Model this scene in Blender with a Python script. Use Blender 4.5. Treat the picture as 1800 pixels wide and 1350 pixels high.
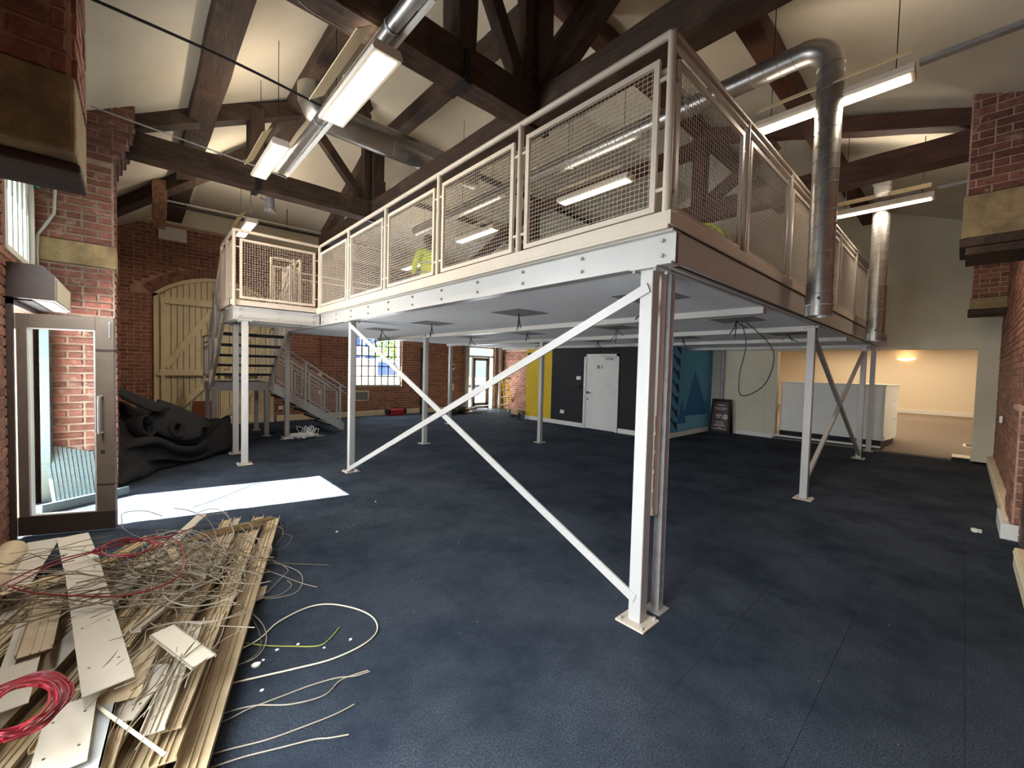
import bpy, bmesh, math, random
from mathutils import Vector, Matrix
random.seed(7)
for o in list(bpy.data.objects): bpy.data.objects.remove(o)
SC = bpy.context.scene
COL = SC.collection
V = Vector
# ---------------------------------------------------------------- camera
F_PX = 725.446
CAM = V((-2.33202, -1.30643, 1.6))
RIGHT = V((0.73877743, -0.673454, 0.02583832)).normalized()
FWD = V((0.67392441, 0.73787608, -0.03694282)).normalized()
DOWN = FWD.cross(RIGHT).normalized()
RIGHT = DOWN.cross(FWD).normalized()
cd = bpy.data.cameras.new('camera'); cam = bpy.data.objects.new('camera', cd); COL.objects.link(cam)
cd.sensor_width = 36; cd.lens = F_PX / 1800 * 36; cd.clip_start = 0.05; cd.clip_end = 200
cam.matrix_world = Matrix(((RIGHT.x, -DOWN.x, -FWD.x, CAM.x), (RIGHT.y, -DOWN.y, -FWD.y, CAM.y), (RIGHT.z, -DOWN.z, -FWD.z, CAM.z), (0, 0, 0, 1)))
SC.camera = cam
def at(u, v, ax, val):
    d = FWD + RIGHT * ((u - 900) / F_PX) + DOWN * ((v - 675) / F_PX)
    i = 'xyz'.index(ax)
    return CAM + d * ((val - CAM[i]) / d[i])
def px(p):
    d = V(p) - CAM; z = d.dot(FWD)
    if z < 0.05: return None
    return (900 + F_PX * d.dot(RIGHT) / z, 675 + F_PX * d.dot(DOWN) / z, z)
# ---------------------------------------------------------------- world, sun, exposure
SC.view_settings.view_transform = 'Standard'; SC.view_settings.look = 'None'
SC.view_settings.exposure = 0.45; SC.view_settings.gamma = 1; SC.view_settings.use_curve_mapping = False
w = bpy.data.worlds.new('sky'); SC.world = w; w.use_nodes = True
nt = w.node_tree; nt.nodes.clear()
sky = nt.nodes.new('ShaderNodeTexSky'); sky.sky_type = 'HOSEK_WILKIE'; sky.turbidity = 3; sky.sun_direction = (-0.8, 0.16, 0.56)
bg = nt.nodes.new('ShaderNodeBackground'); bg.inputs[1].default_value = 7
wo = nt.nodes.new('ShaderNodeOutputWorld'); nt.links.new(sky.outputs[0], bg.inputs[0]); nt.links.new(bg.outputs[0], wo.inputs[0])
def light(name, kind, loc, energy, color, size=(1, 1), dirv=None, spread=None):
    l = bpy.data.lights.new(name, kind); l.energy = energy; l.color = color
    if kind == 'AREA':
        l.shape = 'RECTANGLE'; l.size, l.size_y = size
        if spread: l.spread = spread
    o = bpy.data.objects.new(name, l); COL.objects.link(o); o.location = loc
    if dirv: o.rotation_euler = V(dirv).to_track_quat('-Z', 'Y').to_euler()
    return o
s = light('sun', 'SUN', (-8, 2, 6), 140, (1.0, 0.95, 0.86), dirv=(1, -0.2, -0.68)); s.data.angle = 0.006
DAY = (0.90, 0.96, 1.0)
# daylight entering through the left wall windows and the doorway
light('daylight', 'AREA', (-3.1, -0.1, 1.25), 92, DAY, (1.3, 1.7), (1, -0.05, -0.45), math.radians(125))
light('daylight', 'AREA', (-3.02, 2.95, 2.7), 75, DAY, (1.3, 0.7), (1, 0, -0.3))
light('daylight', 'AREA', (-3.62, 4.82, 1.1), 125, DAY, (2.0, 1.2), (1, 0, 0.12), math.radians(150))
light('daylight', 'AREA', (3.45, 11.22, 1.7), 60, DAY, (1.4, 1.4), (0, -1, -0.1))
light('daylight', 'AREA', (7.6, 11.22, 1.1), 55, DAY, (1.2, 2.0), (0, -1, -0.1))
WARM = (1.0, 0.84, 0.66)

def lin(r, g, b): return tuple(((c / 255) / 12.92 if c / 255 <= 0.04045 else ((c / 255 + 0.055) / 1.055) ** 2.4) for c in (r, g, b)) + (1,)
# ---------------------------------------------------------------- materials
def mat(name, rgb, rough=0.6, metal=0.0, noise=0.0, nscale=8, bump=0.0, bscale=60, stretch=None, emit=None, rgb2=None, spec=None, stain=None, stain_scale=1.5, jitter=0.0):
    m = bpy.data.materials.new(name); m.use_nodes = True; t = m.node_tree; n = t.nodes; L = t.links
    b = n['Principled BSDF']; b.inputs['Roughness'].default_value = rough; b.inputs['Metallic'].default_value = metal
    if spec is not None: b.inputs['Specular IOR Level'].default_value = spec
    b.inputs['Base Color'].default_value = rgb
    src = None
    geo = n.new('ShaderNodeNewGeometry'); pos = geo.outputs['Position']
    if stretch:
        mp = n.new('ShaderNodeVectorMath'); mp.operation = 'MULTIPLY'; L.new(pos, mp.inputs[0]); mp.inputs[1].default_value = stretch; pos = mp.outputs[0]
    if noise > 0 or rgb2:
        nz = n.new('ShaderNodeTexNoise'); nz.inputs['Scale'].default_value = nscale; nz.inputs['Detail'].default_value = 6; nz.inputs['Roughness'].default_value = 0.65; L.new(pos, nz.inputs['Vector'])
        rp = n.new('ShaderNodeValToRGB'); L.new(nz.outputs[0], rp.inputs[0])
        a = tuple(c * (1 - noise) for c in rgb[:3]) + (1,); c2 = rgb2 or tuple(min(1, c * (1 + noise)) for c in rgb[:3]) + (1,)
        rp.color_ramp.elements[0].color = a; rp.color_ramp.elements[1].color = c2
        rp.color_ramp.elements[0].position = 0.32; rp.color_ramp.elements[1].position = 0.68; src = rp.outputs[0]
    if jitter > 0:
        oi = n.new('ShaderNodeObjectInfo'); ad = n.new('ShaderNodeMath'); L.new(oi.outputs['Random'], ad.inputs[0]); L.new(geo.outputs['Random Per Island'], ad.inputs[1])
        fr = n.new('ShaderNodeMath'); fr.operation = 'FRACT'; L.new(ad.outputs[0], fr.inputs[0])
        mr = n.new('ShaderNodeMapRange'); L.new(fr.outputs[0], mr.inputs[0]); mr.inputs[3].default_value = 1 - jitter; mr.inputs[4].default_value = 1 + jitter
        ml = n.new('ShaderNodeVectorMath'); ml.operation = 'SCALE'; L.new(mr.outputs[0], ml.inputs['Scale'])
        if src: L.new(src, ml.inputs[0])
        else: ml.inputs[0].default_value = rgb[:3]
        src = ml.outputs[0]
    if stain:
        n2 = n.new('ShaderNodeTexNoise'); n2.inputs['Scale'].default_value = stain_scale; n2.inputs['Detail'].default_value = 5; n2.inputs['Roughness'].default_value = 0.7
        L.new(geo.outputs['Position'], n2.inputs['Vector'])
        r2 = n.new('ShaderNodeValToRGB'); L.new(n2.outputs[0], r2.inputs[0]); r2.color_ramp.elements[0].position = stain[1]; r2.color_ramp.elements[1].position = stain[2]
        mx = n.new('ShaderNodeMix'); mx.data_type = 'RGBA'; L.new(r2.outputs[0], mx.inputs[0])
        if src: L.new(src, mx.inputs[6])
        else: mx.inputs[6].default_value = rgb
        mx.inputs[7].default_value = stain[0]; src = mx.outputs[2]
    if src: L.new(src, b.inputs['Base Color'])
    if bump > 0:
        nb = n.new('ShaderNodeTexNoise'); nb.inputs['Scale'].default_value = bscale; nb.inputs['Detail'].default_value = 4; L.new(pos, nb.inputs['Vector'])
        bm = n.new('ShaderNodeBump'); bm.inputs['Strength'].default_value = bump; bm.inputs['Distance'].default_value = 0.01; L.new(nb.outputs[0], bm.inputs['Height']); L.new(bm.outputs[0], b.inputs['Normal'])
    if emit:
        b.inputs['Emission Color'].default_value = emit[0] + (1,) if len(emit[0]) == 3 else emit[0]; b.inputs['Emission Strength'].default_value = emit[1]
    return m
def glassmat(name, rgb=(1, 1, 1, 1), rough=0.02, mixf=0.12):
    m = bpy.data.materials.new(name); m.use_nodes = True; t = m.node_tree; t.nodes.clear()
    tr = t.nodes.new('ShaderNodeBsdfTransparent'); tr.inputs[0].default_value = rgb
    gl = t.nodes.new('ShaderNodeBsdfGlossy'); gl.inputs['Roughness'].default_value = rough
    mx = t.nodes.new('ShaderNodeMixShader'); mx.inputs[0].default_value = mixf
    o = t.nodes.new('ShaderNodeOutputMaterial'); t.links.new(tr.outputs[0], mx.inputs[1]); t.links.new(gl.outputs[0], mx.inputs[2]); t.links.new(mx.outputs[0], o.inputs[0]); return m
def frosted(name, k=1.0):
    m = bpy.data.materials.new(name); m.use_nodes = True; t = m.node_tree; t.nodes.clear()
    a = t.nodes.new('ShaderNodeBsdfTranslucent'); a.inputs[0].default_value = (0.072 * k, 0.08 * k, 0.078 * k, 1)
    o = t.nodes.new('ShaderNodeOutputMaterial'); t.links.new(a.outputs[0], o.inputs[0]); return m
M = {}
M['brick'] = mat('brick', lin(138, 94, 76), 0.9, noise=0.35, nscale=14, bump=0.6, bscale=50, jitter=0.32, stain=(lin(150, 122, 104), 0.60, 0.80), stain_scale=2.2)
M['brick_pale'] = mat('brick_weathered', lin(120, 78, 68), 0.9, noise=0.35, nscale=18, bump=0.7, bscale=45, jitter=0.3, stain=(lin(176, 160, 145), 0.56, 0.70), stain_scale=5)
M['mortar'] = mat('mortar', lin(182, 150, 130), 0.95, noise=0.25, nscale=9, bump=0.5, bscale=40)
M['mortar_pale'] = mat('mortar_pale', lin(152, 134, 122), 0.95, noise=0.25, nscale=12, bump=0.5, bscale=40)
M['stone'] = mat('sandstone', lin(150, 132, 98), 0.9, noise=0.3, nscale=7, bump=0.7, bscale=30, stain=(lin(95, 82, 62), 0.5, 0.75), stain_scale=3)
M['plaster'] = mat('cream_plaster', lin(212, 204, 182), 0.85, noise=0.05, nscale=2.5, bump=0.15, bscale=12)
M['ceil'] = mat('ceiling_plaster', lin(205, 198, 180), 0.9, noise=0.07, nscale=1.3, bump=0.2, bscale=5)
M['carpet'] = mat('navy_carpet', lin(62, 69, 79), 1.0, noise=0.7, nscale=120, bump=1.0, bscale=260, spec=0.1, stain=(lin(38, 46, 58), 0.42, 0.66), stain_scale=1.1, jitter=0.05)
M['beige_carpet'] = mat('beige_carpet', lin(130, 116, 102), 1.0, noise=0.2, nscale=60, bump=0.6, bscale=200)
M['steel'] = mat('white_painted_steel', lin(176, 174, 170), 0.4, noise=0.05, nscale=3, bump=0.03, bscale=30)
M['steel_cream'] = mat('cream_painted_steel', lin(192, 180, 164), 0.45, noise=0.05, nscale=4)
M['bolt'] = mat('painted_bolt', lin(160, 155, 150), 0.45)
M['soffit'] = mat('soffit_board', lin(222, 224, 226), 0.8, noise=0.05, nscale=1.6)
M['hatch'] = mat('soffit_cutout', lin(120, 120, 120), 0.9, noise=0.2, nscale=9)
for ax, st in (('x', (1, 9, 9)), ('y', (9, 1, 9)), ('z', (9, 9, 1))):
    M['wood_' + ax] = mat('aged_oak_' + ax, lin(58, 41, 30), 0.75, noise=0.55, nscale=2.2, bump=0.8, bscale=6, stretch=st, stain=(lin(92, 70, 52), 0.52, 0.76), stain_scale=2.6)
    M['red_' + ax] = mat('red_pine_' + ax, lin(78, 47, 34), 0.65, noise=0.4, nscale=2.2, bump=0.5, bscale=6, stretch=st)
M['patch_z'] = mat('patched_timber', lin(120, 90, 66), 0.85, noise=0.5, nscale=14, bump=0.8, bscale=20)
M['iron'] = mat('black_iron', lin(38, 36, 38), 0.5, 0.4)
M['galv'] = mat('galvanised_steel', lin(168, 168, 168), 0.45, 0.45, noise=0.2, nscale=12)
M['duct'] = mat('spiral_duct_steel', lin(160, 158, 154), 0.36, 0.9, noise=0.12, nscale=6)
M['lens'] = mat('lamp_diffuser', (1, 0.9, 0.75, 1), 0.5, emit=((1.0, 0.83, 0.60), 9.0))
M['lampbody'] = mat('lamp_housing', lin(225, 215, 200), 0.5)
M['lampwing'] = mat('lamp_reflector', lin(226, 208, 168), 0.6)
M['taupe'] = mat('taupe_door_paint', lin(120, 106, 92), 0.55, noise=0.12, nscale=6, bump=0.1, bscale=40)
M['browndark'] = mat('dark_brown_paint', lin(70, 55, 47), 0.6, noise=0.15, nscale=9)
M['palegrey'] = mat('pale_grey_paint', lin(176, 178, 176), 0.6, noise=0.1, nscale=7)
M['bluejamb'] = mat('pale_blue_jamb', lin(98, 118, 124), 0.6, noise=0.08, nscale=6)
M['glass'] = glassmat('clear_glass', (0.93, 0.97, 0.96, 1), 0.02, 0.10)
M['dirty'] = glassmat('old_window_glass', (0.9, 0.95, 1, 1), 0.05, 0.05)
M['frost'] = frosted('frosted_glass', 2.2)
M['frost_dim'] = frosted('dimmed_frosted_glass', .5)  # darkened copy of the frosted glass, cuts the light from the unseen windows
M['cream'] = mat('cream_door_paint', lin(214, 200, 164), 0.6, noise=0.08, nscale=5, bump=0.15, bscale=20)
M['white'] = mat('white_paint', lin(222, 220, 214), 0.5, noise=0.04, nscale=4)
M['wht'] = mat('white_plastic', lin(228, 226, 220), 0.4)
M['black'] = mat('matt_black_paint', lin(24, 23, 27), 0.75)
M['yellow'] = mat('yellow_paint', lin(214, 178, 20), 0.7, noise=0.05)
M['blue'] = mat('blue_paint', lin(78, 146, 180), 0.75, noise=0.06)
M['blue2'] = mat('mid_blue_paint', lin(34, 100, 156), 0.75)
M['navy'] = mat('navy_paint', lin(12, 32, 58), 0.75)
M['bluelight'] = mat('light_blue_paint', lin(106, 172, 200), 0.75)
M['rubber'] = mat('black_membrane', lin(22, 22, 24), 0.85, noise=0.25, nscale=7, bump=0.2, bscale=60)
M['trunk'] = mat('cream_plastic_trunking', lin(180, 160, 126), 0.5, noise=0.12, nscale=6, stain=(lin(150, 130, 100), 0.55, 0.8), stain_scale=4, jitter=0.12)
M['trunkw'] = mat('white_plastic_trunking', lin(188, 177, 158), 0.45, noise=0.08, nscale=6, jitter=0.06)
M['red'] = mat('red_cable', lin(132, 24, 36), 0.45)
M['cgrey'] = mat('grey_cable', lin(150, 140, 122), 0.5)
M['cbrown'] = mat('brown_cable', lin(104, 88, 66), 0.5)
M['ccream'] = mat('cream_cable', lin(216, 206, 180), 0.5)
M['cgreen'] = mat('green_yellow_cable', lin(150, 158, 60), 0.5)
M['chip'] = mat('plaster_chip', lin(225, 220, 210), 0.8)
M['hivis'] = mat('hi_vis_yellow', lin(205, 225, 45), 0.7, noise=0.1, nscale=20)
M['silverband'] = mat('reflective_tape', lin(190, 190, 180), 0.4)
M['navycloth'] = mat('navy_cloth', lin(30, 34, 46), 0.9)
M['skin'] = mat('skin', lin(150, 105, 82), 0.6)
M['hair'] = mat('dark_hair', lin(28, 22, 20), 0.8)
M['ylw'] = mat('ladder_yellow', lin(230, 200, 30), 0.5)
M['maroon'] = mat('maroon_print', lin(70, 28, 32), 0.5)
M['paleprint'] = mat('pale_print', lin(170, 160, 155), 0.6)
M['redcase'] = mat('red_toolcase', lin(150, 30, 32), 0.45)
M['ply'] = mat('pale_plywood', lin(190, 160, 120), 0.7, noise=0.15, nscale=5, stretch=(8, 8, 1))
M['brownboard'] = mat('brown_hardboard', lin(120, 66, 42), 0.7)
M['concrete'] = mat('outside_paving', lin(150, 148, 145), 0.9, noise=0.15, nscale=3)
M['bluecloth'] = mat('dark_sack', lin(46, 44, 38), 0.9, noise=0.3, nscale=10)
M['leaf'] = mat('tree_leaves', lin(120, 150, 60), 0.8, noise=0.3, nscale=6)
M['facade'] = mat('pale_facade', lin(175, 190, 210), 0.7)
M['winblue'] = mat('far_window_glass', lin(60, 90, 150), 0.2)
M['glow'] = mat('sconce_glow', (1, .8, .5, 1), 0.5, emit=((1.0, 0.66, 0.3), 2.2))
M['wallwarm'] = mat('warm_white_wall', lin(226, 212, 190), 0.85)

# ---------------------------------------------------------------- mesh helpers
def org(o):
    l = V((0, 0, 0))
    while o is not None: l = l + o.location; o = o.parent
    return l
class MB:
    def __init__(s): s.v = []; s.f = []
    def add(s, vs, fs):
        k = len(s.v); s.v += [tuple(v) for v in vs]; s.f += [tuple(i + k for i in f) for f in fs]; return s
    def box(s, a, b):
        x0, y0, z0 = [min(a[i], b[i]) for i in range(3)]; x1, y1, z1 = [max(a[i], b[i]) for i in range(3)]
        return s.add([(x0, y0, z0), (x1, y0, z0), (x1, y1, z0), (x0, y1, z0), (x0, y0, z1), (x1, y0, z1), (x1, y1, z1), (x0, y1, z1)],
                     [(0, 3, 2, 1), (4, 5, 6, 7), (0, 1, 5, 4), (1, 2, 6, 5), (2, 3, 7, 6), (3, 0, 4, 7)])
    def beam(s, p0, p1, wd, h, up=(0, 0, 1), seg=1, jit=0.0):
        p0, p1 = V(p0), V(p1); d = (p1 - p0).normalized(); up = V(up)
        sd = d.cross(up)
        if sd.length < 1e-4: sd = d.cross(V((0, 1, 0)))
        sd.normalize(); u = sd.cross(d).normalized(); vs = []; fs = []
        for i in range(seg + 1):
            c = p0.lerp(p1, i / seg)
            for a, b in ((-1, -1), (1, -1), (1, 1), (-1, 1)):
                vs.append(c + sd * (a * wd / 2 + random.uniform(-jit, jit)) + u * (b * h / 2 + random.uniform(-jit, jit)))
        for i in range(seg):
            for j in range(4): fs.append((i * 4 + j, i * 4 + (j + 1) % 4, i * 4 + 4 + (j + 1) % 4, i * 4 + 4 + j))
        fs.append((3, 2, 1, 0)); k = seg * 4; fs.append((k, k + 1, k + 2, k + 3)); return s.add(vs, fs)
    def tube(s, pts, r, n=6, cap=True, radii=None):
        pts = [V(p) for p in pts]; vs = []; fs = []; prev = None
        for i, p in enumerate(pts):
            d = (pts[min(i + 1, len(pts) - 1)] - pts[max(i - 1, 0)])
            d = d.normalized() if d.length > 1e-9 else V((0, 0, 1))
            if prev is None: a = d.orthogonal().normalized()
            else: a = (prev - d * prev.dot(d)); a = a.normalized() if a.length > 1e-6 else d.orthogonal().normalized()
            prev = a; b = d.cross(a); rr = radii[i] if radii else r
            for j in range(n):
                t = 2 * math.pi * j / n; vs.append(p + a * math.cos(t) * rr + b * math.sin(t) * rr)
        for i in range(len(pts) - 1):
            for j in range(n): fs.append((i * n + j, i * n + (j + 1) % n, (i + 1) * n + (j + 1) % n, (i + 1) * n + j))
        if cap: fs.append(tuple(range(n - 1, -1, -1))); k = (len(pts) - 1) * n; fs.append(tuple(range(k, k + n)))
        return s.add(vs, fs)
    def prism(s, poly, dv):
        dv = V(dv); n = len(poly); vs = [V(p) for p in poly] + [V(p) + dv for p in poly]
        return s.add(vs, [tuple(range(n - 1, -1, -1)), tuple(range(n, 2 * n))] + [(i, (i + 1) % n, n + (i + 1) % n, n + i) for i in range(n)])
    def sphere(s, c, r, n=10, m=7, sc=(1, 1, 1)):
        vs = []; fs = []
        for i in range(m + 1):
            ph = math.pi * i / m
            for j in range(n):
                t = 2 * math.pi * j / n; vs.append((c[0] + r * sc[0] * math.sin(ph) * math.cos(t), c[1] + r * sc[1] * math.sin(ph) * math.sin(t), c[2] + r * sc[2] * math.cos(ph)))
        for i in range(m):
            for j in range(n): fs.append((i * n + j, (i + 1) * n + j, (i + 1) * n + (j + 1) % n, i * n + (j + 1) % n))
        return s.add(vs, fs)
    def build(s, name, m, parent=None, bevel=0, smooth=False, sub=0):
        if parent is not None: o0 = org(parent)
        else:
            n = max(1, len(s.v)); o0 = V((sum(v[0] for v in s.v) / n, sum(v[1] for v in s.v) / n, min(v[2] for v in s.v)))
        me = bpy.data.meshes.new(name); me.from_pydata([(v[0] - o0.x, v[1] - o0.y, v[2] - o0.z) for v in s.v], [], s.f)
        me.materials.append(m if not isinstance(m, str) else M[m])
        bmm = bmesh.new(); bmm.from_mesh(me); bmesh.ops.recalc_face_normals(bmm, faces=bmm.faces); bmm.to_mesh(me); bmm.free()
        if smooth:
            for p in me.polygons: p.use_smooth = True
        o = bpy.data.objects.new(name, me); COL.objects.link(o)
        if parent is not None: o.parent = parent
        else: o.location = o0
        if bevel: b = o.modifiers.new('b', 'BEVEL'); b.width = bevel; b.segments = 2; b.limit_method = 'ANGLE'
        if sub: b = o.modifiers.new('s', 'SUBSURF'); b.levels = sub; b.render_levels = sub
        if smooth:
            e = o.modifiers.new('e', 'EDGE_SPLIT') if not sub else None
            if e: e.split_angle = math.radians(40)
        return o
def tag(o, label=None, cat=None, group=None, kind=None):
    if label: o['label'] = label
    if cat: o['category'] = cat
    if group: o['group'] = group
    if kind: o['kind'] = kind
    return o
def thing(name, label, cat, loc=(0, 0, 0), group=None):
    o = bpy.data.objects.new(name, None); COL.objects.link(o); o.location = loc; o.empty_display_size = 0.1
    return tag(o, label, cat, group)
def struct(o): o['kind'] = 'structure'; return o
def copyobj(o, loc=None, parent=None):
    c = o.copy(); COL.objects.link(c)
    if parent: c.parent = parent
    if loc is not None: c.location = loc
    return c
def curve(pts, k=6, closed=False):
    P = [V(p) for p in pts]; out = []; n = len(P)
    for i in range(n - 1):
        a = P[max(i - 1, 0)]; b = P[i]; c = P[i + 1]; d = P[min(i + 2, n - 1)]
        for j in range(k):
            t = j / k; out.append(0.5 * ((2 * b) + (c - a) * t + (2 * a - 5 * b + 4 * c - d) * t * t + (3 * b - a - 3 * c + d) * t ** 3))
    out.append(P[-1]); return out

# ---------------------------------------------------------------- bricks
_bm = {}
def brick_mesh(L, H, D, m, k):
    key = (round(L, 3), round(H, 3), round(D, 3), m, k)
    if key not in _bm:
        r = random.Random(hash(key) & 0xffff); me = bpy.data.meshes.new('brick')
        j = lambda a: r.uniform(-a, a)
        e = 0.006
        vs = [(0, 0, 0), (L, 0, 0), (L, 0, H), (0, 0, H)]
        front = [(e + j(.003), D + j(.002), e + j(.003)), (L - e + j(.003), D + j(.002), e + j(.003)), (L - e + j(.003), D + j(.002), H - e + j(.003)), (e + j(.003), D + j(.002), H - e + j(.003))]
        mid = [(x, D * 0.6, z) for x, _, z in vs]
        me.from_pydata(vs + mid + front, [], [(0, 1, 2, 3)] + [(i, (i + 1) % 4, 4 + (i + 1) % 4, 4 + i) for i in range(4)] + [(4 + i, 4 + (i + 1) % 4, 8 + (i + 1) % 4, 8 + i) for i in range(4)] + [(8, 9, 10, 11)])
        bb = bmesh.new(); bb.from_mesh(me); bmesh.ops.recalc_face_normals(bb, faces=bb.faces); bb.to_mesh(me); bb.free()
        me.materials.append(M[m]); _bm[key] = me
    return _bm[key]
def brickwork(parent, origin, u, nrm, v0, v1, intervals, m='brick', L=0.232, C=0.084, D=0.014, nmax=300, joint=0.016, c0=0):
    """courses of bricks on a vertical face; intervals(v) gives the free runs [(a,b)] at that height"""
    origin, u, nrm = V(origin), V(u), V(nrm); items = []
    rot = Matrix((tuple(u), tuple(nrm), (0, 0, 1))).transposed()
    flip = rot.determinant() < 0
    c = c0; v = v0
    while v + C * 0.6 < v1:
        H = min(C, v1 - v) - joint; header = (c % 4 == 3); l = (L / 2 if header else L)
        off = 0 if c % 2 else l / 2
        for a, b in intervals(v + C / 2):
            k0 = math.floor((a - off) / l); x = a
            while x < b - 0.025:
                e = min((k0 + 1) * l + off, b); k0 += 1
                if e - x > 0.03: items.append((x, v, e - x - joint, H))
                x = max(x, e)
        v += C; c += 1
    def score(it):
        p = px(origin + u * (it[0] + it[2] / 2) + V((0, 0, it[1])))
        if not p or not (-30 < p[0] < 1830 and -30 < p[1] < 1380): return -1
        a = px(origin + u * it[0] + V((0, 0, it[1]))); b = px(origin + u * (it[0] + it[2]) + V((0, 0, it[1] + it[3])))
        if not a or not b: return -1
        return abs(a[0] - b[0]) * abs(a[1] - b[1])
    sc = sorted(((score(i), i) for i in items), key=lambda t: -t[0])
    keep = [i for q, i in sc[:nmax] if q > 45]; rest = [i for q, i in sc[len(keep):]]
    po = org(parent)
    for x, y, l, H in keep:
        ql = L - joint if l > L * .8 else L / 2 - joint
        me = brick_mesh(ql, C - joint, D, m, random.randrange(3))
        o = bpy.data.objects.new('brick', me); COL.objects.link(o); o.parent = parent
        loc = origin + u * x + V((0, 0, y)) - po
        mm = rot.copy()
        o.rotation_euler = (mm if not flip else Matrix((tuple(-u), tuple(nrm), (0, 0, 1))).transposed()).to_euler()
        if flip: loc = loc + u * l
        o.location = loc; o.scale = (l / ql, 1, H / (C - joint))
    if rest:
        b = MB()
        for x, y, l, H in rest:
            p = origin + u * x + V((0, 0, y)); q = p + u * l + V((0, 0, H)) + nrm * D * random.uniform(.7, 1.1)
            b.box(p - nrm * .001, q)
        o = b.build('brick', m, parent); o['kind'] = 'stuff'
    return len(keep), len(rest)
def runs(w0, w1, holes):
    out = [(w0, w1)]
    for a, b in holes:
        nx = []
        for p, q in out:
            if b <= p or a >= q: nx.append((p, q))
            else:
                if a > p: nx.append((p, a))
                if b < q: nx.append((b, q))
        out = nx
    return out
XL, XR, YR, YB = -3.15, 9.7, -1.75, 11.3
def wallbox(name, boxes, m):
    b = MB()
    for a, c in boxes: b.box(a, c)
    return struct(b.build(name, m))
# ---------------------------------------------------------------- floor
fl = MB().box((XL - .4, YR - .4, -0.2), (XR, YB + .4, -0.012)).build('floor', 'carpet'); struct(fl)
tiles = []
x = 1.76 - 0.5 * 10
while x < XR:
    y = -0.88 - 0.5 * 2
    while y < YB:
        x0, x1, y0, y1 = max(x, XL), min(x + .5, XR), max(y, YR), min(y + .5, YB)
        if x1 - x0 > .04 and y1 - y0 > .04 and not (x0 >= 6.95 and y0 >= 3.5 and y1 < 8.0): tiles.append((x0, x1, y0, y1))
        y += 0.5
    x += 0.5
tiles.sort(key=lambda t: (V(((t[0] + t[1]) / 2, (t[2] + t[3]) / 2, 0)) - CAM).length if (V(((t[0] + t[1]) / 2, (t[2] + t[3]) / 2, 0)) - CAM).dot(FWD) > 0 else 99)
tm = {}
fo = org(fl); rest = MB()
def tile_mb(b, x0, x1, y0, y1, z):
    g = .0003; e = .0016
    return b.add([(x0 + g, y0 + g, -.012), (x1 - g, y0 + g, -.012), (x1 - g, y1 - g, -.012), (x0 + g, y1 - g, -.012),
                  (x0 + g, y0 + g, z - .0015), (x1 - g, y0 + g, z - .0015), (x1 - g, y1 - g, z - .0015), (x0 + g, y1 - g, z - .0015),
                  (x0 + e, y0 + e, z), (x1 - e, y0 + e, z), (x1 - e, y1 - e, z), (x0 + e, y1 - e, z)],
                 [(3, 2, 1, 0), (8, 9, 10, 11)] + [(i, (i + 1) % 4, 4 + (i + 1) % 4, 4 + i) for i in range(4)] + [(4 + i, 4 + (i + 1) % 4, 8 + (i + 1) % 4, 8 + i) for i in range(4)])
for i, t in enumerate(tiles):
    if i < 300:
        k = (round(t[1] - t[0], 3), round(t[3] - t[2], 3))
        if k not in tm:
            o = tile_mb(MB(), 0, k[0], 0, k[1], 0).build('carpet_tile', 'carpet', fl); tm[k] = o.data
        else: o = bpy.data.objects.new('carpet_tile', tm[k]); COL.objects.link(o); o.parent = fl
        if k in tm: o.data = tm[k]
        o.location = V((t[0], t[2], 0)) - fo if o.data.users > 1 or True else o.location
    else: tile_mb(rest, *t, 0)
# the first mesh of each size was built around the floor's origin: shift it to its own corner
for k, me in tm.items():
    me.transform(Matrix.Translation(fo))
r = rest.build('carpet_tile', 'carpet', fl); r['kind'] = 'stuff'
# ---------------------------------------------------------------- ceiling: hipped slopes by clipping
def clip(poly, a, b, c):       # keep a*x+b*y+c >= 0
    out = []
    for i in range(len(poly)):
        p, q = poly[i], poly[(i + 1) % len(poly)]; fp = a * p[0] + b * p[1] + c; fq = a * q[0] + b * q[1] + c
        if fp >= 0: out.append(p)
        if (fp > 0) != (fq > 0) and abs(fp - fq) > 1e-12:
            t = fp / (fp - fq); out.append((p[0] + (q[0] - p[0]) * t, p[1] + (q[1] - p[1]) * t))
    return out
PL = (0.57, 0.0, 5.45 + .57 * .92); PR = (0.0, 0.39, 5.25 - .39 * .15); PB = (0.0, -0.39, 5.2 + .39 * 8.3); PF = (0.0, 0.0, 5.2)
def ceilz(x, y):
    return min(PL[0] * x + PL[2], PR[1] * y + PR[2], max(PB[1] * y + PB[2], 5.2))
def slope(name, me_, others, y0, y1):
    poly = [(XL - .3, y0), (XR + .3, y0), (XR + .3, y1), (XL - .3, y1)]
    for o in others: poly = clip(poly, o[0] - me_[0], o[1] - me_[1], o[2] - me_[2])
    if len(poly) < 3: return
    b = MB(); b.prism([(p[0], p[1], me_[0] * p[0] + me_[1] * p[1] + me_[2]) for p in poly], (0, 0, .12)); struct(b.build(name, 'ceil'))
slope('ceiling', PL, [PR, PB], YR - .3, 8.3); slope('ceiling', PR, [PL, PB], YR - .3, 8.3); slope('ceiling', PB, [PL, PR], YR - .3, 8.3)
slope('ceiling', PL, [PF], 8.3, YB + .3); slope('ceiling', PF, [PL], 8.3, YB + .3)
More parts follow.
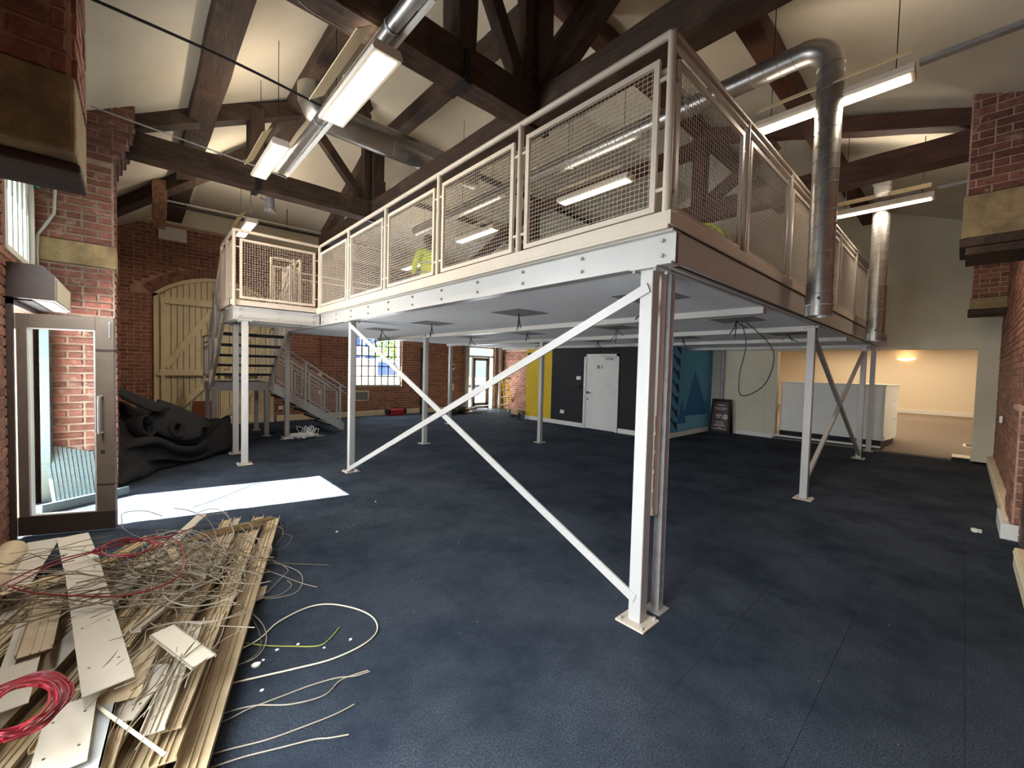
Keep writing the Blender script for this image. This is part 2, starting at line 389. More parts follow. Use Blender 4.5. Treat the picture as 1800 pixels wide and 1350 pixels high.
# ---------------------------------------------------------------- left wall
TOP = 4.6
DW = (4.15, 5.5, 2.1)           # doorway in the left wall
T = 0.34
wl = wallbox('wall_left', [((XL - T, YR - T, 0), (XL, -.9, TOP)), ((XL - T, -.9, 0), (XL, 1.0, .4)), ((XL - T, -.9, 2.0), (XL, 1.0, TOP)), ((XL - T, 1.0, 0), (XL, 2.3, TOP)), ((XL - T, 2.3, 0), (XL, 3.6, 2.2)), ((XL - T, 2.3, 3.3), (XL, 3.6, TOP)), ((XL - T, 3.6, 0), (XL, DW[0], TOP)),
    ((XL - T, DW[0], 2.1), (XL, DW[1], 2.5)), ((XL - T, DW[0], 3.95), (XL, DW[1] + .0, TOP)), ((XL - T, DW[1], 0), (XL, YB + T, TOP))], 'mortar')
def left_runs(v):
    h = []
    if .4 < v < 2.0: h.append((-.9, 1.0))
    if 2.2 < v < 3.3: h.append((2.3, 3.6))
    if v < 2.1: h.append(DW[:2])
    if 2.5 < v < 3.95:
        k = max(0.0, (v - 3.2) / .75); hw = (DW[1] - DW[0]) / 2 * math.sqrt(max(0, 1 - k * k)); c = (DW[0] + DW[1]) / 2
        h.append((c - hw, c + hw))
    return runs(YR, YB, h)
brickwork(wl, (XL, 0, 0), (0, 1, 0), (1, 0, 0), 0, 4.15, left_runs, nmax=300)
# corner spandrels above the gothic window head
b = MB(); c = (DW[0] + DW[1]) / 2; hw = (DW[1] - DW[0]) / 2
for sgn in (-1, 1):
    arc = [(XL - T, c + sgn * hw * math.sqrt(max(0, 1 - k * k)), 3.2 + .75 * k) for k in [i / 8 for i in range(9)]]
    b.prism(arc + [(XL - T, c + sgn * hw, 3.95)], (T, 0, 0))
struct(b.build('trim_1', 'mortar'))
# gothic lattice window above the door
gw = thing('window_1', None, None, (XL - .12, c, 2.5)); gw['kind'] = 'structure'
b = MB(); X = XL + .0
zt = lambda y: 3.2 + .75 * math.sqrt(max(0, 1 - ((y - c) / hw) ** 2))
outer = [V((X, c + hw * math.cos(t), 3.2 + .75 * math.sin(t))) for t in [math.pi * i / 16 for i in range(17)]]
path = [V((X, c + hw, 2.5))] + outer + [V((X, c - hw, 2.5))]
for p, q in zip(path, path[1:]): b.beam(p, q, .05, .05, up=(1, 0, 0))
b.beam((X, c - hw, 2.52), (X, c + hw, 2.52), .06, .05); b.build('window_frame', 'white', gw)
for k in range(1, 6):
    y = c - hw + 2 * hw * k / 6; z1 = 3.05 if k % 2 else zt(y)
    MB().beam((X, y, 2.5), (X, y, z1), .012, .006, up=(1, 0, 0)).build('glazing_bar', 'palegrey', gw)
b = MB()
for k in range(1, 6):
    y = c - hw + 2 * hw * k / 6
    for s_ in (-1, 1):
        pts = [V((X, y + s_ * .225 * (1 - math.cos(t)), 3.05 + .55 * math.sin(t))) for t in [math.pi / 2 * i / 6 for i in range(7)]]
        pts = [p for p in pts if abs(p.y - c) < hw and p.z < zt(p.y)]
        if len(pts) > 1: b.tube(pts, .008, 5)
b.build('tracery', 'palegrey', gw)
b = MB().prism([(X - .01, p.y, p.z) for p in path], (-.006, 0, 0)); b.build('pane', 'frost', gw)
# the two daylight windows beside the camera (left wall)
for nm, (a0, a1, z0, z1) in (('window_2', (-.9, 1.0, .4, 2.0)), ('window_3', (2.3, 3.6, 2.2, 3.3))):
    g = thing(nm, None, None, (XL - .2, (a0 + a1) / 2, z0)); g['kind'] = 'structure'; b = MB()
    for y in (a0 + .03, (a0 + a1) / 2, a1 - .03): b.box((XL - .24, y - .03, z0), (XL - .18, y + .03, z1))
    for z in (z0 + .03, (z0 + z1) / 2, z1 - .03): b.box((XL - .24, a0, z - .03), (XL - .18, a1, z + .03))
    b.build('window_frame', 'white', g); MB().box((XL - .23, a0, z0), (XL - .225, a1, z1)).build('pane', 'frost_dim', g)
# piers on the left wall
def pier(parent_name, n, x0, x1, y0, y1, zb, zt_, m, mm, stones=(), faces='yx', front=-1):
    b = MB(); b.box((x0, y0, zb), (x1, y1, zt_)); o = struct(b.build('trim_%d' % n, mm)); return o
pb = MB().box((XL, 5.6, 0), (-2.51, 6.25, 2.66)).box((XL, 5.6, 2.93), (-2.51, 6.25, 3.9)).build('trim_2', 'mortar_pale'); struct(pb)
for z0, z1 in ((0, 2.66), (2.93, 3.9)):
    brickwork(pb, (XL, 5.6, z0), (1, 0, 0), (0, -1, 0), 0, z1 - z0, lambda v: [(0, .64)], 'brick_pale', L=.256, nmax=170, joint=.022)
    brickwork(pb, (-2.51, 5.6, z0), (0, 1, 0), (1, 0, 0), 0, z1 - z0, lambda v: [(0, .65)], 'brick_pale', nmax=60, joint=.022)
MB().box((XL, 5.585, 2.665), (-2.495, 6.25, 2.925)).build('padstone', 'stone', pb, bevel=.012)
for k in range(9):
    d = min(.19, .035 * (k + 1)); z = 3.9 + .085 * k
    MB().box((XL, 5.595, z), (-2.51 + d - .012, 6.25, z + .085)).build('corbel_course', 'mortar_pale', pb)
    brickwork(pb, (XL, 5.595, z), (1, 0, 0), (0, -1, 0), 0, .083, lambda v, d=d: [(0, .64 + d)], 'brick_pale', L=.256, nmax=20, c0=k)
    brickwork(pb, (-2.522 + d, 5.595, z), (0, 1, 0), (1, 0, 0), 0, .083, lambda v: [(0, .65)], 'brick_pale', nmax=10, c0=k)
# near corbelled pier (truss A)
pa = MB().box((XL, 1.19, 2.74), (-2.515, 1.66, 4.5)).build('trim_3', 'mortar'); struct(pa)
brickwork(pa, (XL, 1.19, 2.74), (1, 0, 0), (0, -1, 0), 0, 1.7, lambda v: [(0, .635)], 'brick', nmax=120)
brickwork(pa, (-2.515, 1.19, 2.74), (0, 1, 0), (1, 0, 0), 0, 1.7, lambda v: [(0, .47)], 'brick', nmax=120)
MB().box((XL, 1.17, 2.43), (-2.505, 1.68, 2.735)).build('padstone', 'stone', pa, bevel=.015)
MB().box((XL, 1.28, 2.385), (-2.50, 1.62, 2.425)).build('timber_pad', 'wood_x', pa, bevel=.01)
# ---------------------------------------------------------------- barn wall (far left)
WN = (2.68, 4.22, .93, 2.52); GD = (6.95, 8.25, 0, 2.42); BD = (-2.02, .42, 3.12, 3.62)
wb = wallbox('wall_back', [((XL - T, YB, 0), (WN[0], YB + T, 5.4)), ((WN[0], YB, 0), (WN[1], YB + T, WN[2])), ((WN[0], YB, WN[3]), (WN[1], YB + T, 5.4)),
    ((WN[1], YB, 0), (GD[0], YB + T, 5.4)), ((GD[0], YB, GD[3]), (GD[1], YB + T, 5.4)), ((GD[1], YB, 0), (XR + T, YB + T, 5.4))], 'mortar')
def arch_z(x, grow=0.0):     # top of the barn door frame
    h = (BD[1] - BD[0]) / 2 + grow; c_ = (BD[0] + BD[1]) / 2; R = (h * h + .5 * .5) / (2 * .5)
    return BD[3] + grow - R + math.sqrt(max(0, R * R - (x - c_) ** 2))
def back_runs(v):
    h = []
    if v < BD[2] + .02: h.append((BD[0] - XL, BD[1] - XL))
    elif v < BD[3] + .24:
        c_ = (BD[0] + BD[1]) / 2; w_ = 0
        for i in range(160):
            xx = c_ - i * .01
            if arch_z(xx, .24) > v: w_ = i * .01
        if w_ > 0: h.append((c_ - w_ - XL, c_ + w_ - XL))
    if WN[2] < v < WN[3]: h.append((WN[0] - XL, WN[1] - XL))
    if v < GD[3]: h.append((GD[0] - XL, GD[1] - XL))
    return runs(0, 8.6 - XL, h)
brickwork(wb, (XL, YB, 0), (1, 0, 0), (0, -1, 0), 0, 4.75, back_runs, nmax=300, joint=.019)
# brick arch over the barn door: two rings of headers on edge
c_ = (BD[0] + BD[1]) / 2; h_ = (BD[1] - BD[0]) / 2; R = (h_ * h_ + .25) / 1.0; cz = BD[3] - R; A = math.asin(min(1, (h_ + .02) / R)); wo_ = org(wb)
for ring in (0, 1):
    r0 = R + .012 + ring * .117; nb = int(2 * A * (r0 + .05) / .084)
    for i in range(nb):
        t = -A + (i + .5) * 2 * A / nb; d = V((math.sin(t), 0, math.cos(t))); p = V((c_, YB - .006, cz)) + d * (r0 + .053)
        o = bpy.data.objects.new('arch_brick', brick_mesh(.068, .105, .014, 'brick', i % 3)); COL.objects.link(o); o.parent = wb
        o.rotation_euler = (0, t, 0); m_ = Matrix.Rotation(t, 3, 'Y'); 
        # rotate so that the outer face looks into the room
        mm = m_ @ Matrix.Rotation(math.pi, 3, 'Z'); o.rotation_euler = mm.to_euler()
        o.location = p + mm @ V((-.034, .004, -.052)) - wo_
# plaster band on the wall above the bricks
MB().box((XL, YB - .03, 4.76), (XR, YB, 5.4)).build('plaster_band', 'plaster', wb)
# barn door
bd = thing('door_1', None, None, (c_, YB - .02, 0)); bd['kind'] = 'structure'
def archpoly(grow, x0, x1, z0, y, n=14):
    return [(x0, y, z0)] + [(x0 + (x1 - x0) * i / n, y, arch_z(x0 + (x1 - x0) * i / n, grow)) for i in range(n + 1)] + [(x1, y, z0)]
n_ = 20; pw = (BD[1] - BD[0] - .16) / n_
for i in range(n_):
    x0 = BD[0] + .08 + i * pw
    MB().prism(archpoly(-.08, x0 + .007, x0 + pw - .007, 0.02, YB - .05, 2), (0, .03, 0)).build('plank', 'cream', bd)
MB().box((BD[0] + .06, YB - .02, 0.02), (BD[1] - .06, YB - .001, 3.0)).build('gap_shade_backing', 'taupe', bd)  # darker than the planks: shadow of their gaps put into the board colour
b = MB(); pts_o = [(BD[0] + (BD[1] - BD[0]) * i / 18, arch_z(BD[0] + (BD[1] - BD[0]) * i / 18)) for i in range(19)]
b.box((BD[0], YB - .09, 0), (BD[0] + .09, YB, arch_z(BD[0]) + .0)).box((BD[1] - .09, YB - .09, 0), (BD[1], YB, arch_z(BD[1])))
for (xa, za), (xb, zb_) in zip(pts_o, pts_o[1:]): b.prism([(xa, YB - .09, za - .09), (xb, YB - .09, zb_ - .09), (xb, YB - .09, zb_), (xa, YB - .09, za)], (0, .09, 0))
b.build('door_frame', 'cream', bd)
for s0, s1 in ((BD[0] + .1, c_ - .01), (c_ + .01, BD[1] - .1)):
    for nm, p, q, wd in (('rail', (s0, 2.98), (s1, 2.98), .15), ('rail', (s0, 1.3), (s1, 1.3), .15), ('rail', (s0, .12), (s1, .12), .18),
                         ('stile', (s0 + .06, .03), (s0 + .06, 3.05), .12), ('stile', (s1 - .06, .03), (s1 - .06, 3.3), .12),
                         ('brace', (s0 + .1, 1.42), (s1 - .1, 2.85), .13), ('brace', (s0 + .1, .22), (s1 - .1, 1.2), .13)):
        MB().beam((p[0], YB - .085, p[1]), (q[0], YB - .085, q[1]), .075, wd).build(nm, 'cream', bd)
MB().beam((BD[0] + .05, YB - .12, 1.27), (BD[1] - .05, YB - .12, 1.27), .04, .06).build('lock_bar', 'cream', bd)
MB().box((BD[0], YB - .1, 0), (BD[1], YB - .05, .1)).build('threshold', 'white', bd)
# industrial window in the barn wall
gw = thing('window_4', None, None, ((WN[0] + WN[1]) / 2, YB + .12, WN[2])); gw['kind'] = 'structure'
b = MB(); Y = YB + .12
for xx in (WN[0] + .02, WN[1] - .02): b.box((xx - .025, Y - .025, WN[2]), (xx + .025, Y + .025, WN[3]))
for z in (WN[2] + .02, WN[3] - .02): b.box((WN[0], Y - .025, z - .025), (WN[1], Y + .025, z + .025))
b.build('window_frame', 'palegrey', gw)
for k in range(1, 7): xx = WN[0] + (WN[1] - WN[0]) * k / 7; MB().box((xx - .015, Y - .014, WN[2]), (xx + .015, Y + .014, WN[3])).build('glazing_bar', 'iron', gw)
for k in range(1, 5): z = WN[2] + (WN[3] - WN[2]) * k / 5; MB().box((WN[0], Y - .014, z - .015), (WN[1], Y + .014, z + .015)).build('glazing_bar', 'iron', gw)
for i in range(7):
    for j in range(5):
        a0 = WN[0] + (WN[1] - WN[0]) * i / 7; z0 = WN[2] + (WN[3] - WN[2]) * j / 5
        MB().box((a0, Y - .002, z0), (a0 + (WN[1] - WN[0]) / 7, Y + .002, z0 + (WN[3] - WN[2]) / 5)).build('pane', 'dirty', gw)
MB().box((WN[0], YB - .02, WN[2] - .05), (WN[1], YB + .2, WN[2])).build('window_sill', 'stone', gw)
# glazed door in the barn wall
gd = thing('door_2', None, None, ((GD[0] + GD[1]) / 2, YB + .1, 0)); gd['kind'] = 'structure'; b = MB(); Y = YB + .1
for a0, a1, z0, z1 in ((GD[0], GD[0] + .06, 0, GD[3]), (GD[1] - .06, GD[1], 0, GD[3]), (GD[0], GD[1], GD[3] - .06, GD[3]), (GD[0], GD[1], 2.0, 2.07), (GD[0] + .22, GD[0] + .27, 0, 2.0), (GD[1] - .27, GD[1] - .22, 0, 2.0)):
    b.box((a0, Y - .04, z0), (a1, Y + .04, z1))
b.build('door_frame', 'palegrey', gd)
lf = MB(); a0, a1 = GD[0] + .28, GD[1] - .28
for p, q in (((a0, .02), (a0 + .1, 1.99)), ((a1 - .1, .02), (a1, 1.99)), ((a0, .02), (a1, .25)), ((a0, 1.88), (a1, 1.99))): lf.box((p[0], Y - .03, p[1]), (q[0], Y + .03, q[1]))
lf = lf.build('door_leaf', 'taupe', gd)
MB().box((a0 + .1, Y - .004, .25), (a1 - .1, Y + .004, 1.88)).build('pane', 'dirty', lf)
MB().box((a0 + .03, Y - .08, .95), (a0 + .05, Y - .06, 1.25)).box((a0 + .03, Y - .08, .95), (a0 + .05, Y - .03, .97)).box((a0 + .03, Y - .08, 1.23), (a0 + .05, Y - .03, 1.25)).build('handle', 'galv', lf)
for p, q in (((GD[0] + .06, .02), (GD[0] + .22, 2)), ((GD[1] - .22, .02), (GD[1] - .06, 2)), ((GD[0] + .06, 2.07), (GD[1] - .06, GD[3] - .06))):
    MB().box((p[0], Y - .004, p[1]), (q[0], Y + .004, q[1])).build('pane', 'dirty', gd)
MB().box((6.55, YB - .16, 2.42), (8.55, YB - .0, 2.56)).build('lintel', 'palegrey', gd)
# baseboards
struct(MB().box((.5, YB - .05, 0), (4.88, YB - .015, .17)).build('baseboard_back', 'cream', bevel=.008))
struct(MB().box((5.02, YB - .05, 0), (6.9, YB - .015, .17)).build('baseboard_back_2', 'cream', bevel=.008))
# return wall beyond the glazed door
wr = wallbox('wall_return', [((8.6, 8.2, 0), (8.9, YB, 5.3))], 'mortar')
brickwork(wr, (8.6, 8.2, 0), (0, 1, 0), (-1, 0, 0), 0, 2.3, lambda v: [(0, 3.05)], nmax=160)
# ---------------------------------------------------------------- toilet block
YE = 8.18
tb = wallbox('wall_toilet_block', [((6.95, 7.09, 0), (7.1, YE, 2.3))], 'yellow')
struct(MB().box((6.95, 5.86, 0), (7.1, 7.09, 2.3)).box((6.95, 3.5, 0), (7.1, 4.74, 2.3)).box((6.95, 4.74, 2.06), (7.1, 5.86, 2.3)).build('wall_black', 'black'))
bw_ = struct(MB().box((7.1, 3.5, 0), (9.7, 3.62, 2.3)).build('wall_blue', 'blue'))
struct(MB().box((7.1, 8.06, 0), (8.6, YE, 2.3)).build('wall_toilet_side', 'yellow'))
struct(MB().box((6.93, 5.88, 0), (6.95, YE, .12)).box((6.93, 3.48, 0), (6.95, 4.72, .12)).build('baseboard_black', 'white'))
struct(MB().box((6.93, 3.48, 0), (9.7, 3.5, .12)).build('baseboard_blue', 'white'))
# painted mural on the blue wall
m_ = thing('wall_mural', 'blue painted mural of triangles and slanted dark dashes on the blue wall', 'mural', (7.9, 3.49, 1.0))
def flat(poly, y, t=.004): return MB().prism([(p[0], y, p[1]) for p in poly], (0, -t, 0))
def bpx(u_, v_): p = at(u_, v_, 'y', 3.49); return (p.x, p.z)
flat([bpx(1223, 652), bpx(1239, 708), bpx(1240, 727), bpx(1202, 733)], 3.499).build('large_triangle', 'blue2', m_)
flat([bpx(1199, 704), bpx(1206, 743), bpx(1191, 745)], 3.496).build('small_triangle', 'blue2', m_)
flat([bpx(1204, 731), bpx(1243, 728), bpx(1246, 752), bpx(1186, 757), bpx(1188, 746), bpx(1206, 743)], 3.4985).build('pale_band', 'bluelight', m_)
for k in range(7):
    y0 = 607 + k * 22.5; xo = -1.3 * k
    flat([bpx(1192 + xo, y0), bpx(1197 + xo, y0), bpx(1198 + xo, y0 + 13), bpx(1197 + xo, y0 + 16), bpx(1187 + xo, y0 - 3), bpx(1187 + xo, y0 - 8)], 3.494).build('slanted_dash', 'navy', m_)
# toilet door
td = thing('door_3', None, None, (6.94, 5.3, 0)); td['kind'] = 'structure'
MB().box((6.92, 4.74, 0), (7.0, 4.81, 2.06)).box((6.92, 5.79, 0), (7.0, 5.86, 2.06)).box((6.92, 4.74, 1.99), (7.0, 5.86, 2.06)).build('door_frame', 'white', td)
lf = MB().box((6.945, 4.81, .01), (6.985, 5.79, 1.985)).build('door_leaf', 'white', td)
MB().beam((6.91, 5.72, 1.0), (6.91, 5.6, .985), .015, .02).box((6.9, 5.70, .97), (6.946, 5.74, 1.03)).build('door_handle', 'iron', lf)
MB().box((6.935, 5.70, .8), (6.946, 5.74, .84)).build('lock', 'iron', lf)
MB().box((6.9, 4.95, 1.9), (6.946, 5.15, 1.95)).beam((6.88, 5.0, 1.96), (6.88, 5.3, 2.02), .015, .015).build('door_closer', 'galv', lf)
for z in (.3, 1.0, 1.7): MB().box((6.935, 4.80, z), (6.946, 4.83, z + .1)).build('hinge', 'galv', lf)
sg = thing('door_sign', 'small white toilet sign with dark pictograms on the white door', 'sign', (6.94, 5.33, 1.7))
MB().box((6.938, 5.22, 1.64), (6.944, 5.44, 1.78)).build('plate', 'white', sg)
for y in (5.41, 5.36):
    b = MB().sphere((6.936, y, 1.755), .011, 8, 6, (.3, 1, 1))
    b.prism([(6.936, y - .017, 1.70), (6.936, y + .017, 1.70), (6.936, y + .012, 1.74), (6.936, y - .012, 1.74)], (-.002, 0, 0)).box((6.934, y - .012, 1.66), (6.937, y - .003, 1.70)).box((6.934, y + .003, 1.66), (6.937, y + .012, 1.70)).build('pictogram', 'iron', sg)
b = MB().sphere((6.936, 5.285, 1.757), .01, 8, 6, (.3, 1, 1)).tube([(6.936, 5.275 + .024 * math.cos(t), 1.69 + .024 * math.sin(t)) for t in [math.pi * 2 * i / 12 for i in range(10)]], .004, 5)
b.beam((6.936, 5.285, 1.745), (6.936, 5.285, 1.705), .004, .01).beam((6.936, 5.285, 1.705), (6.936, 5.262, 1.70), .004, .008).beam((6.936, 5.262, 1.70), (6.936, 5.255, 1.67), .004, .008).build('pictogram', 'iron', sg)
def socket(loc, axis, w_, h_, label, cat='socket', mname='wht', group=None, holes=2):
    x, y, z = loc; t = thing('wall_socket', label, cat, loc, group); d = .03
    if axis == 'x': MB().box((x - d, y - w_ / 2, z), (x, y + w_ / 2, z + h_)).build('face_plate', mname, t, bevel=.004)
    else: MB().box((x - w_ / 2, y - d, z), (x + w_ / 2, y, z + h_)).build('face_plate', mname, t, bevel=.004)
    for k in range(holes):
        o_ = (k - (holes - 1) / 2) * w_ / holes
        if axis == 'x': MB().box((x - d - .004, y + o_ - .012, z + h_ * .65), (x - d + .001, y + o_ + .012, z + h_ * .8)).build('switch', 'palegrey', t)
        else: MB().box((x + o_ - .012, y - d - .004, z + h_ * .65), (x + o_ + .012, y - d + .001, z + h_ * .8)).build('switch', 'palegrey', t)
    return t
socket((6.95, 6.62, .33), 'x', .15, .1, 'white double socket low on the black wall left of the toilet door')
socket((6.95, 6.05, 1.34), 'x', .15, .1, 'white switch plate on the black wall beside the toilet door', 'switch')
ib = thing('wall_intercom', 'black fitting with loose cable hanging on the black wall under the switch plate', 'fitting', (6.93, 6.05, 1.15))
MB().box((6.9, 6.0, 1.14), (6.95, 6.2, 1.2)).build('bracket', 'iron', ib); MB().tube(curve([(6.9, 6.1, 1.17), (6.86, 6.0, 1.12), (6.85, 5.93, 1.13), (6.87, 5.9, 1.06)]), .012).build('cable', 'iron', ib)
# ---------------------------------------------------------------- far wall with opening, far room
OZ = 2.22
wf = wallbox('wall_far', [((XR, YR - T, 0), (XR + .2, -1.46, OZ)), ((XR, 1.9, 0), (XR + .2, YB + T, OZ)), ((XR, YR - T, OZ), (XR + .2, YB + T, 7))], 'plaster')
t = thing('drain_pipe', 'grey vertical pipe in the corner between blue wall and white wall', 'pipe', (9.6, 3.2, 0))
MB().tube([(9.63, 3.2, 0), (9.63, 3.2, 2.24)], .045, 12).build('pipe', 'palegrey', t, smooth=True)
for z in (.5, 1.7): MB().tube([(9.63, 3.2, z), (9.63, 3.2, z + .05)], .055, 12).build('collar', 'palegrey', t, smooth=True)
struct(MB().box((XR - .03, 1.95, 0), (XR, 2.98, .11)).build('baseboard_far', 'white', bevel=.006))
b = MB().beam((XR - .008, 2.75, .12), (XR - .008, 2.75, 1.35), .012, .03, up=(0, 1, 0)).beam((XR - .008, 2.15, .12), (XR - .008, 2.15, 1.35), .012, .02, up=(0, 1, 0))
b.tube([(XR - .006, 2.45 + .3 * math.cos(q), 1.35 + .18 * math.sin(q)) for q in [math.pi * i / 10 for i in range(11)]], .008, 5); struct(b.build('trim_5', 'plaster'))
struct(MB().box((XR, -3.2, -.2), (24.2, 6.5, 0.03)).build('floor_far_room', 'beige_carpet'))
struct(MB().box((24, -3.4, 0), (24.2, 6.7, 3.2)).box((XR + .2, -3.4, 0), (24, -3.2, 3.2)).box((XR + .2, 6.5, 0), (24, 6.7, 3.2)).build('wall_far_room', 'wallwarm'))
struct(MB().box((XR + .2, -3.4, 2.95), (24.2, 6.7, 3.1)).build('ceiling_far_room', 'white'))
struct(MB().box((23.96, -3.2, .03), (24, 6.5, .2)).build('baseboard_far_room', 'white'))
light('far_room_light', 'AREA', (15, 1.5, 2.9), 190, (1.0, 0.80, 0.56), (6, 5), (0, 0, -1))
light('far_room_light', 'AREA', (21, 1.0, 2.9), 150, (1.0, 0.80, 0.56), (4, 5), (0, 0, -1))
sc = thing('wall_sconce', 'glowing half-bowl wall light on the far room wall', 'wall light', (23.9, .55, 2.4))
b = MB(); vs = []; fs = []
for i in range(5):
    for j in range(9):
        t_ = math.pi * j / 8; r_ = .32 * math.sin(math.pi / 2 * (i + .2) / 4.2) if i < 5 else .38
        vs.append((23.96 - r_ * math.sin(t_) * .6, .55 + r_ * math.cos(t_), 2.42 + .13 * (i / 4) ** 1.5))
for i in range(4):
    for j in range(8): fs.append((i * 9 + j, i * 9 + j + 1, (i + 1) * 9 + j + 1, (i + 1) * 9 + j))
b.add(vs, fs).build('bowl', 'glow', sc, smooth=True)
light('sconce_light', 'POINT', (23.7, .55, 2.75), 2.5, (1.0, 0.6, 0.28))
# reception counter
rc = thing('reception_counter', 'long white reception counter with rounded end behind the steel columns', 'counter', (10.2, .8, 0))
prof = [(10.0, 1.85), (10.0, -.1)] + [(10.0 + .55 * (1 - math.cos(t_)), -.1 - .5 * math.sin(t_)) for t_ in [math.pi / 2 * i / 8 for i in range(1, 9)]]
prof = [(10.0, 1.88), (10.0, -.14), (10.55, -.22), (11.2, -.25), (11.9, -.2), (12.3, .05), (12.3, .5), (10.6, .5), (10.6, 1.88)]
MB().prism([(a, b_, .2) for a, b_ in prof], (0, 0, 1.22)).build('counter_body', 'white', rc, bevel=.01)
MB().prism([(a - .015 if a < 10.1 else a, b_ - .015 if b_ < 1 else b_, 1.42) for a, b_ in prof], (0, 0, .035)).build('counter_top', 'white', rc, bevel=.006)
MB().prism([(a + .04 if a < 10.7 else a, b_ + .05 if b_ < .2 else b_, .03) for a, b_ in prof], (0, 0, .17)).build('plinth', 'black', rc)
MB().box((9.985, -.16, .2), (10.0, 1.88, .3)).build('skirting', 'white', rc)
MB().box((9.74, -.12, .06), (9.80, 1.9, .10)).build('nosing_strip', 'wht', rc)
MB().box((9.71, -.16, .0), (10.05, 1.9, .058)).build('step_riser', 'black', rc)
for z in (.65, 1.1): MB().beam((10.6, -.228, z), (11.2, -.256, z), .012, .01).build('slot', 'palegrey', rc)
fb = thing('floor_box', 'dark recessed floor box with pale lid in the opening to the far room', 'floor box', (9.75, -1.3, 0))
MB().box((9.66, -1.44, .0), (9.7, -1.2, .07)).build('recess', 'black', fb); MB().box((9.72, -1.45, .03), (10.3, -1.2, .06)).build('lid', 'plaster', fb, bevel=.004)
fb = thing('floor_vent', 'small black floor vent in the beige carpet of the far room', 'vent', (12.4, -1.6, .03))
MB().box((12.2, -2.0, .03), (12.8, -1.35, .04)).build('vent_frame', 'plaster', fb); MB().box((12.25, -1.95, .04), (12.7, -1.4, .045)).build('grille', 'black', fb)
# ---------------------------------------------------------------- right wall
wr2 = wallbox('wall_right', [((XL - T, YR - T, 0), (XR + .2, YR, 5.0))], 'mortar')
def right_runs(v):
    return runs(0, XR - XL, [(3.35 - XL, 4.05 - XL)] if v < 2.1 else [])
brickwork(wr2, (XL, YR, 0), (1, 0, 0), (0, 1, 0), 0, 4.4, right_runs, nmax=300)
MB().box((3.35, YR, 0), (4.05, YR + .01, 2.1)).build('recess_panel', 'browndark', wr2)
MB().box((3.25, YR, 2.1), (4.15, YR + .06, 2.3)).build('lintel', 'browndark', wr2)
for n, (x0, x1, y1, zb, zs, zt_) in enumerate(((4.42, 5.1, -1.23, 3.06, 3.62, 5.0), (8.62, 9.1, -1.32, 2.76, 3.06, 4.5))):
    po_ = MB().box((x0, YR, zs), (x1, y1, zt_)).build('trim_%d' % (6 + n), 'mortar'); struct(po_)
    brickwork(po_, (x0, YR, zs), (0, 1, 0), (-1, 0, 0), 0, zt_ - zs, lambda v, y1=y1: [(0, y1 - YR)], 'brick_pale' if n == 0 else 'brick', nmax=100)
    MB().box((x0 - .015, YR, zb + .1), (x1, y1 + .015, zs - .005)).build('padstone', 'stone', po_, bevel=.012)
    MB().box((x0 - .03, YR, zb), (x1 + .02, y1 + .03, zb + .095)).build('timber_pad', 'wood_x', po_, bevel=.01)
    if n == 0: MB().box((x0 - .02, YR, zb - .09), (x1, y1 - .02, zb - .005)).build('timber_pad', 'wood_x', po_, bevel=.01)
nb_ = MB().box((4.2, YR, .17), (4.95, -1.69, 1.35)).build('trim_8', 'mortar'); struct(nb_)
brickwork(nb_, (4.2, YR, .17), (0, 1, 0), (-1, 0, 0), 0, 1.15, lambda v: [(0, .06)], nmax=20); brickwork(nb_, (4.2, -1.69, .17), (1, 0, 0), (0, 1, 0), 0, 1.15, lambda v: [(0, .75)], nmax=60)
MB().box((4.17, YR, 0), (4.9, -1.62, .16)).build('plinth_block', 'white', nb_, bevel=.006)
for nm, a0, a1 in (('baseboard_right', 4.35, 9.7), ('baseboard_right_2', .2, 3.28)):
    o = MB().box((a0, YR, 0), (a1, -1.66, .17)).build(nm, 'cream', bevel=.01); struct(o)
    MB().box((a0, -1.665, .125), (a1, -1.655, .14)).build('bead', 'white', o)
socket((7.6, YR + .05, .96), 'y', .16, .1, 'white socket box hanging loose on the right brick wall')
socket((4.5, YR + .0, 2.2), 'y', .1, .2, 'small white detector box high on the right brick wall under the corbel', 'box', holes=1)

# ---------------------------------------------------------------- roof timbers
def timber(parent, name, p0, p1, wd, h, m='wood', seg=None, jit=.007, up=(0, 0, 1)):
    d = V(p1) - V(p0); ax = 'xyz'[max(range(3), key=lambda i: abs(d[i]))]
    return MB().beam(p0, p1, wd, h, up, seg or max(2, int(d.length / .45)), jit).build(name, M[m + '_' + ax], parent, bevel=.006)
def strap(parent, c, w_, d_, z0, z1, axis='y'):
    x, y = c; b = MB()
    for s_ in (-1, 1):
        if axis == 'y': b.box((x - .03, y + s_ * d_, z0), (x + .03, y + s_ * (d_ + .012), z1))
        else: b.box((x + s_ * d_, y - .03, z0), (x + s_ * (d_ + .012), y + .03, z1))
    if axis == 'y': b.box((x - .035, y - d_ - .012, z0 - .02), (x + .035, y + d_ + .012, z0))
    else: b.box((x - d_ - .012, y - .035, z0 - .02), (x + d_ + .012, y + .035, z0))
    b.build('iron_strap', 'iron', parent)
T1 = thing('roof_truss', 'dark queen post truss whose tie runs above the long side of the mezzanine', 'roof truss', (.86, 3.5, 4.16), 'roof trusses')
timber(T1, 'tie_beam', (.86, -1.75, 4.31), (.86, 8.6, 4.31), .27, .3)
for y in (1.9, 5.9): timber(T1, 'queen_post', (.86, y, 4.46), (.86, y, 5.6), .2, .22)
timber(T1, 'straining_beam', (.86, 1.8, 5.45), (.86, 6.0, 5.45), .2, .22)
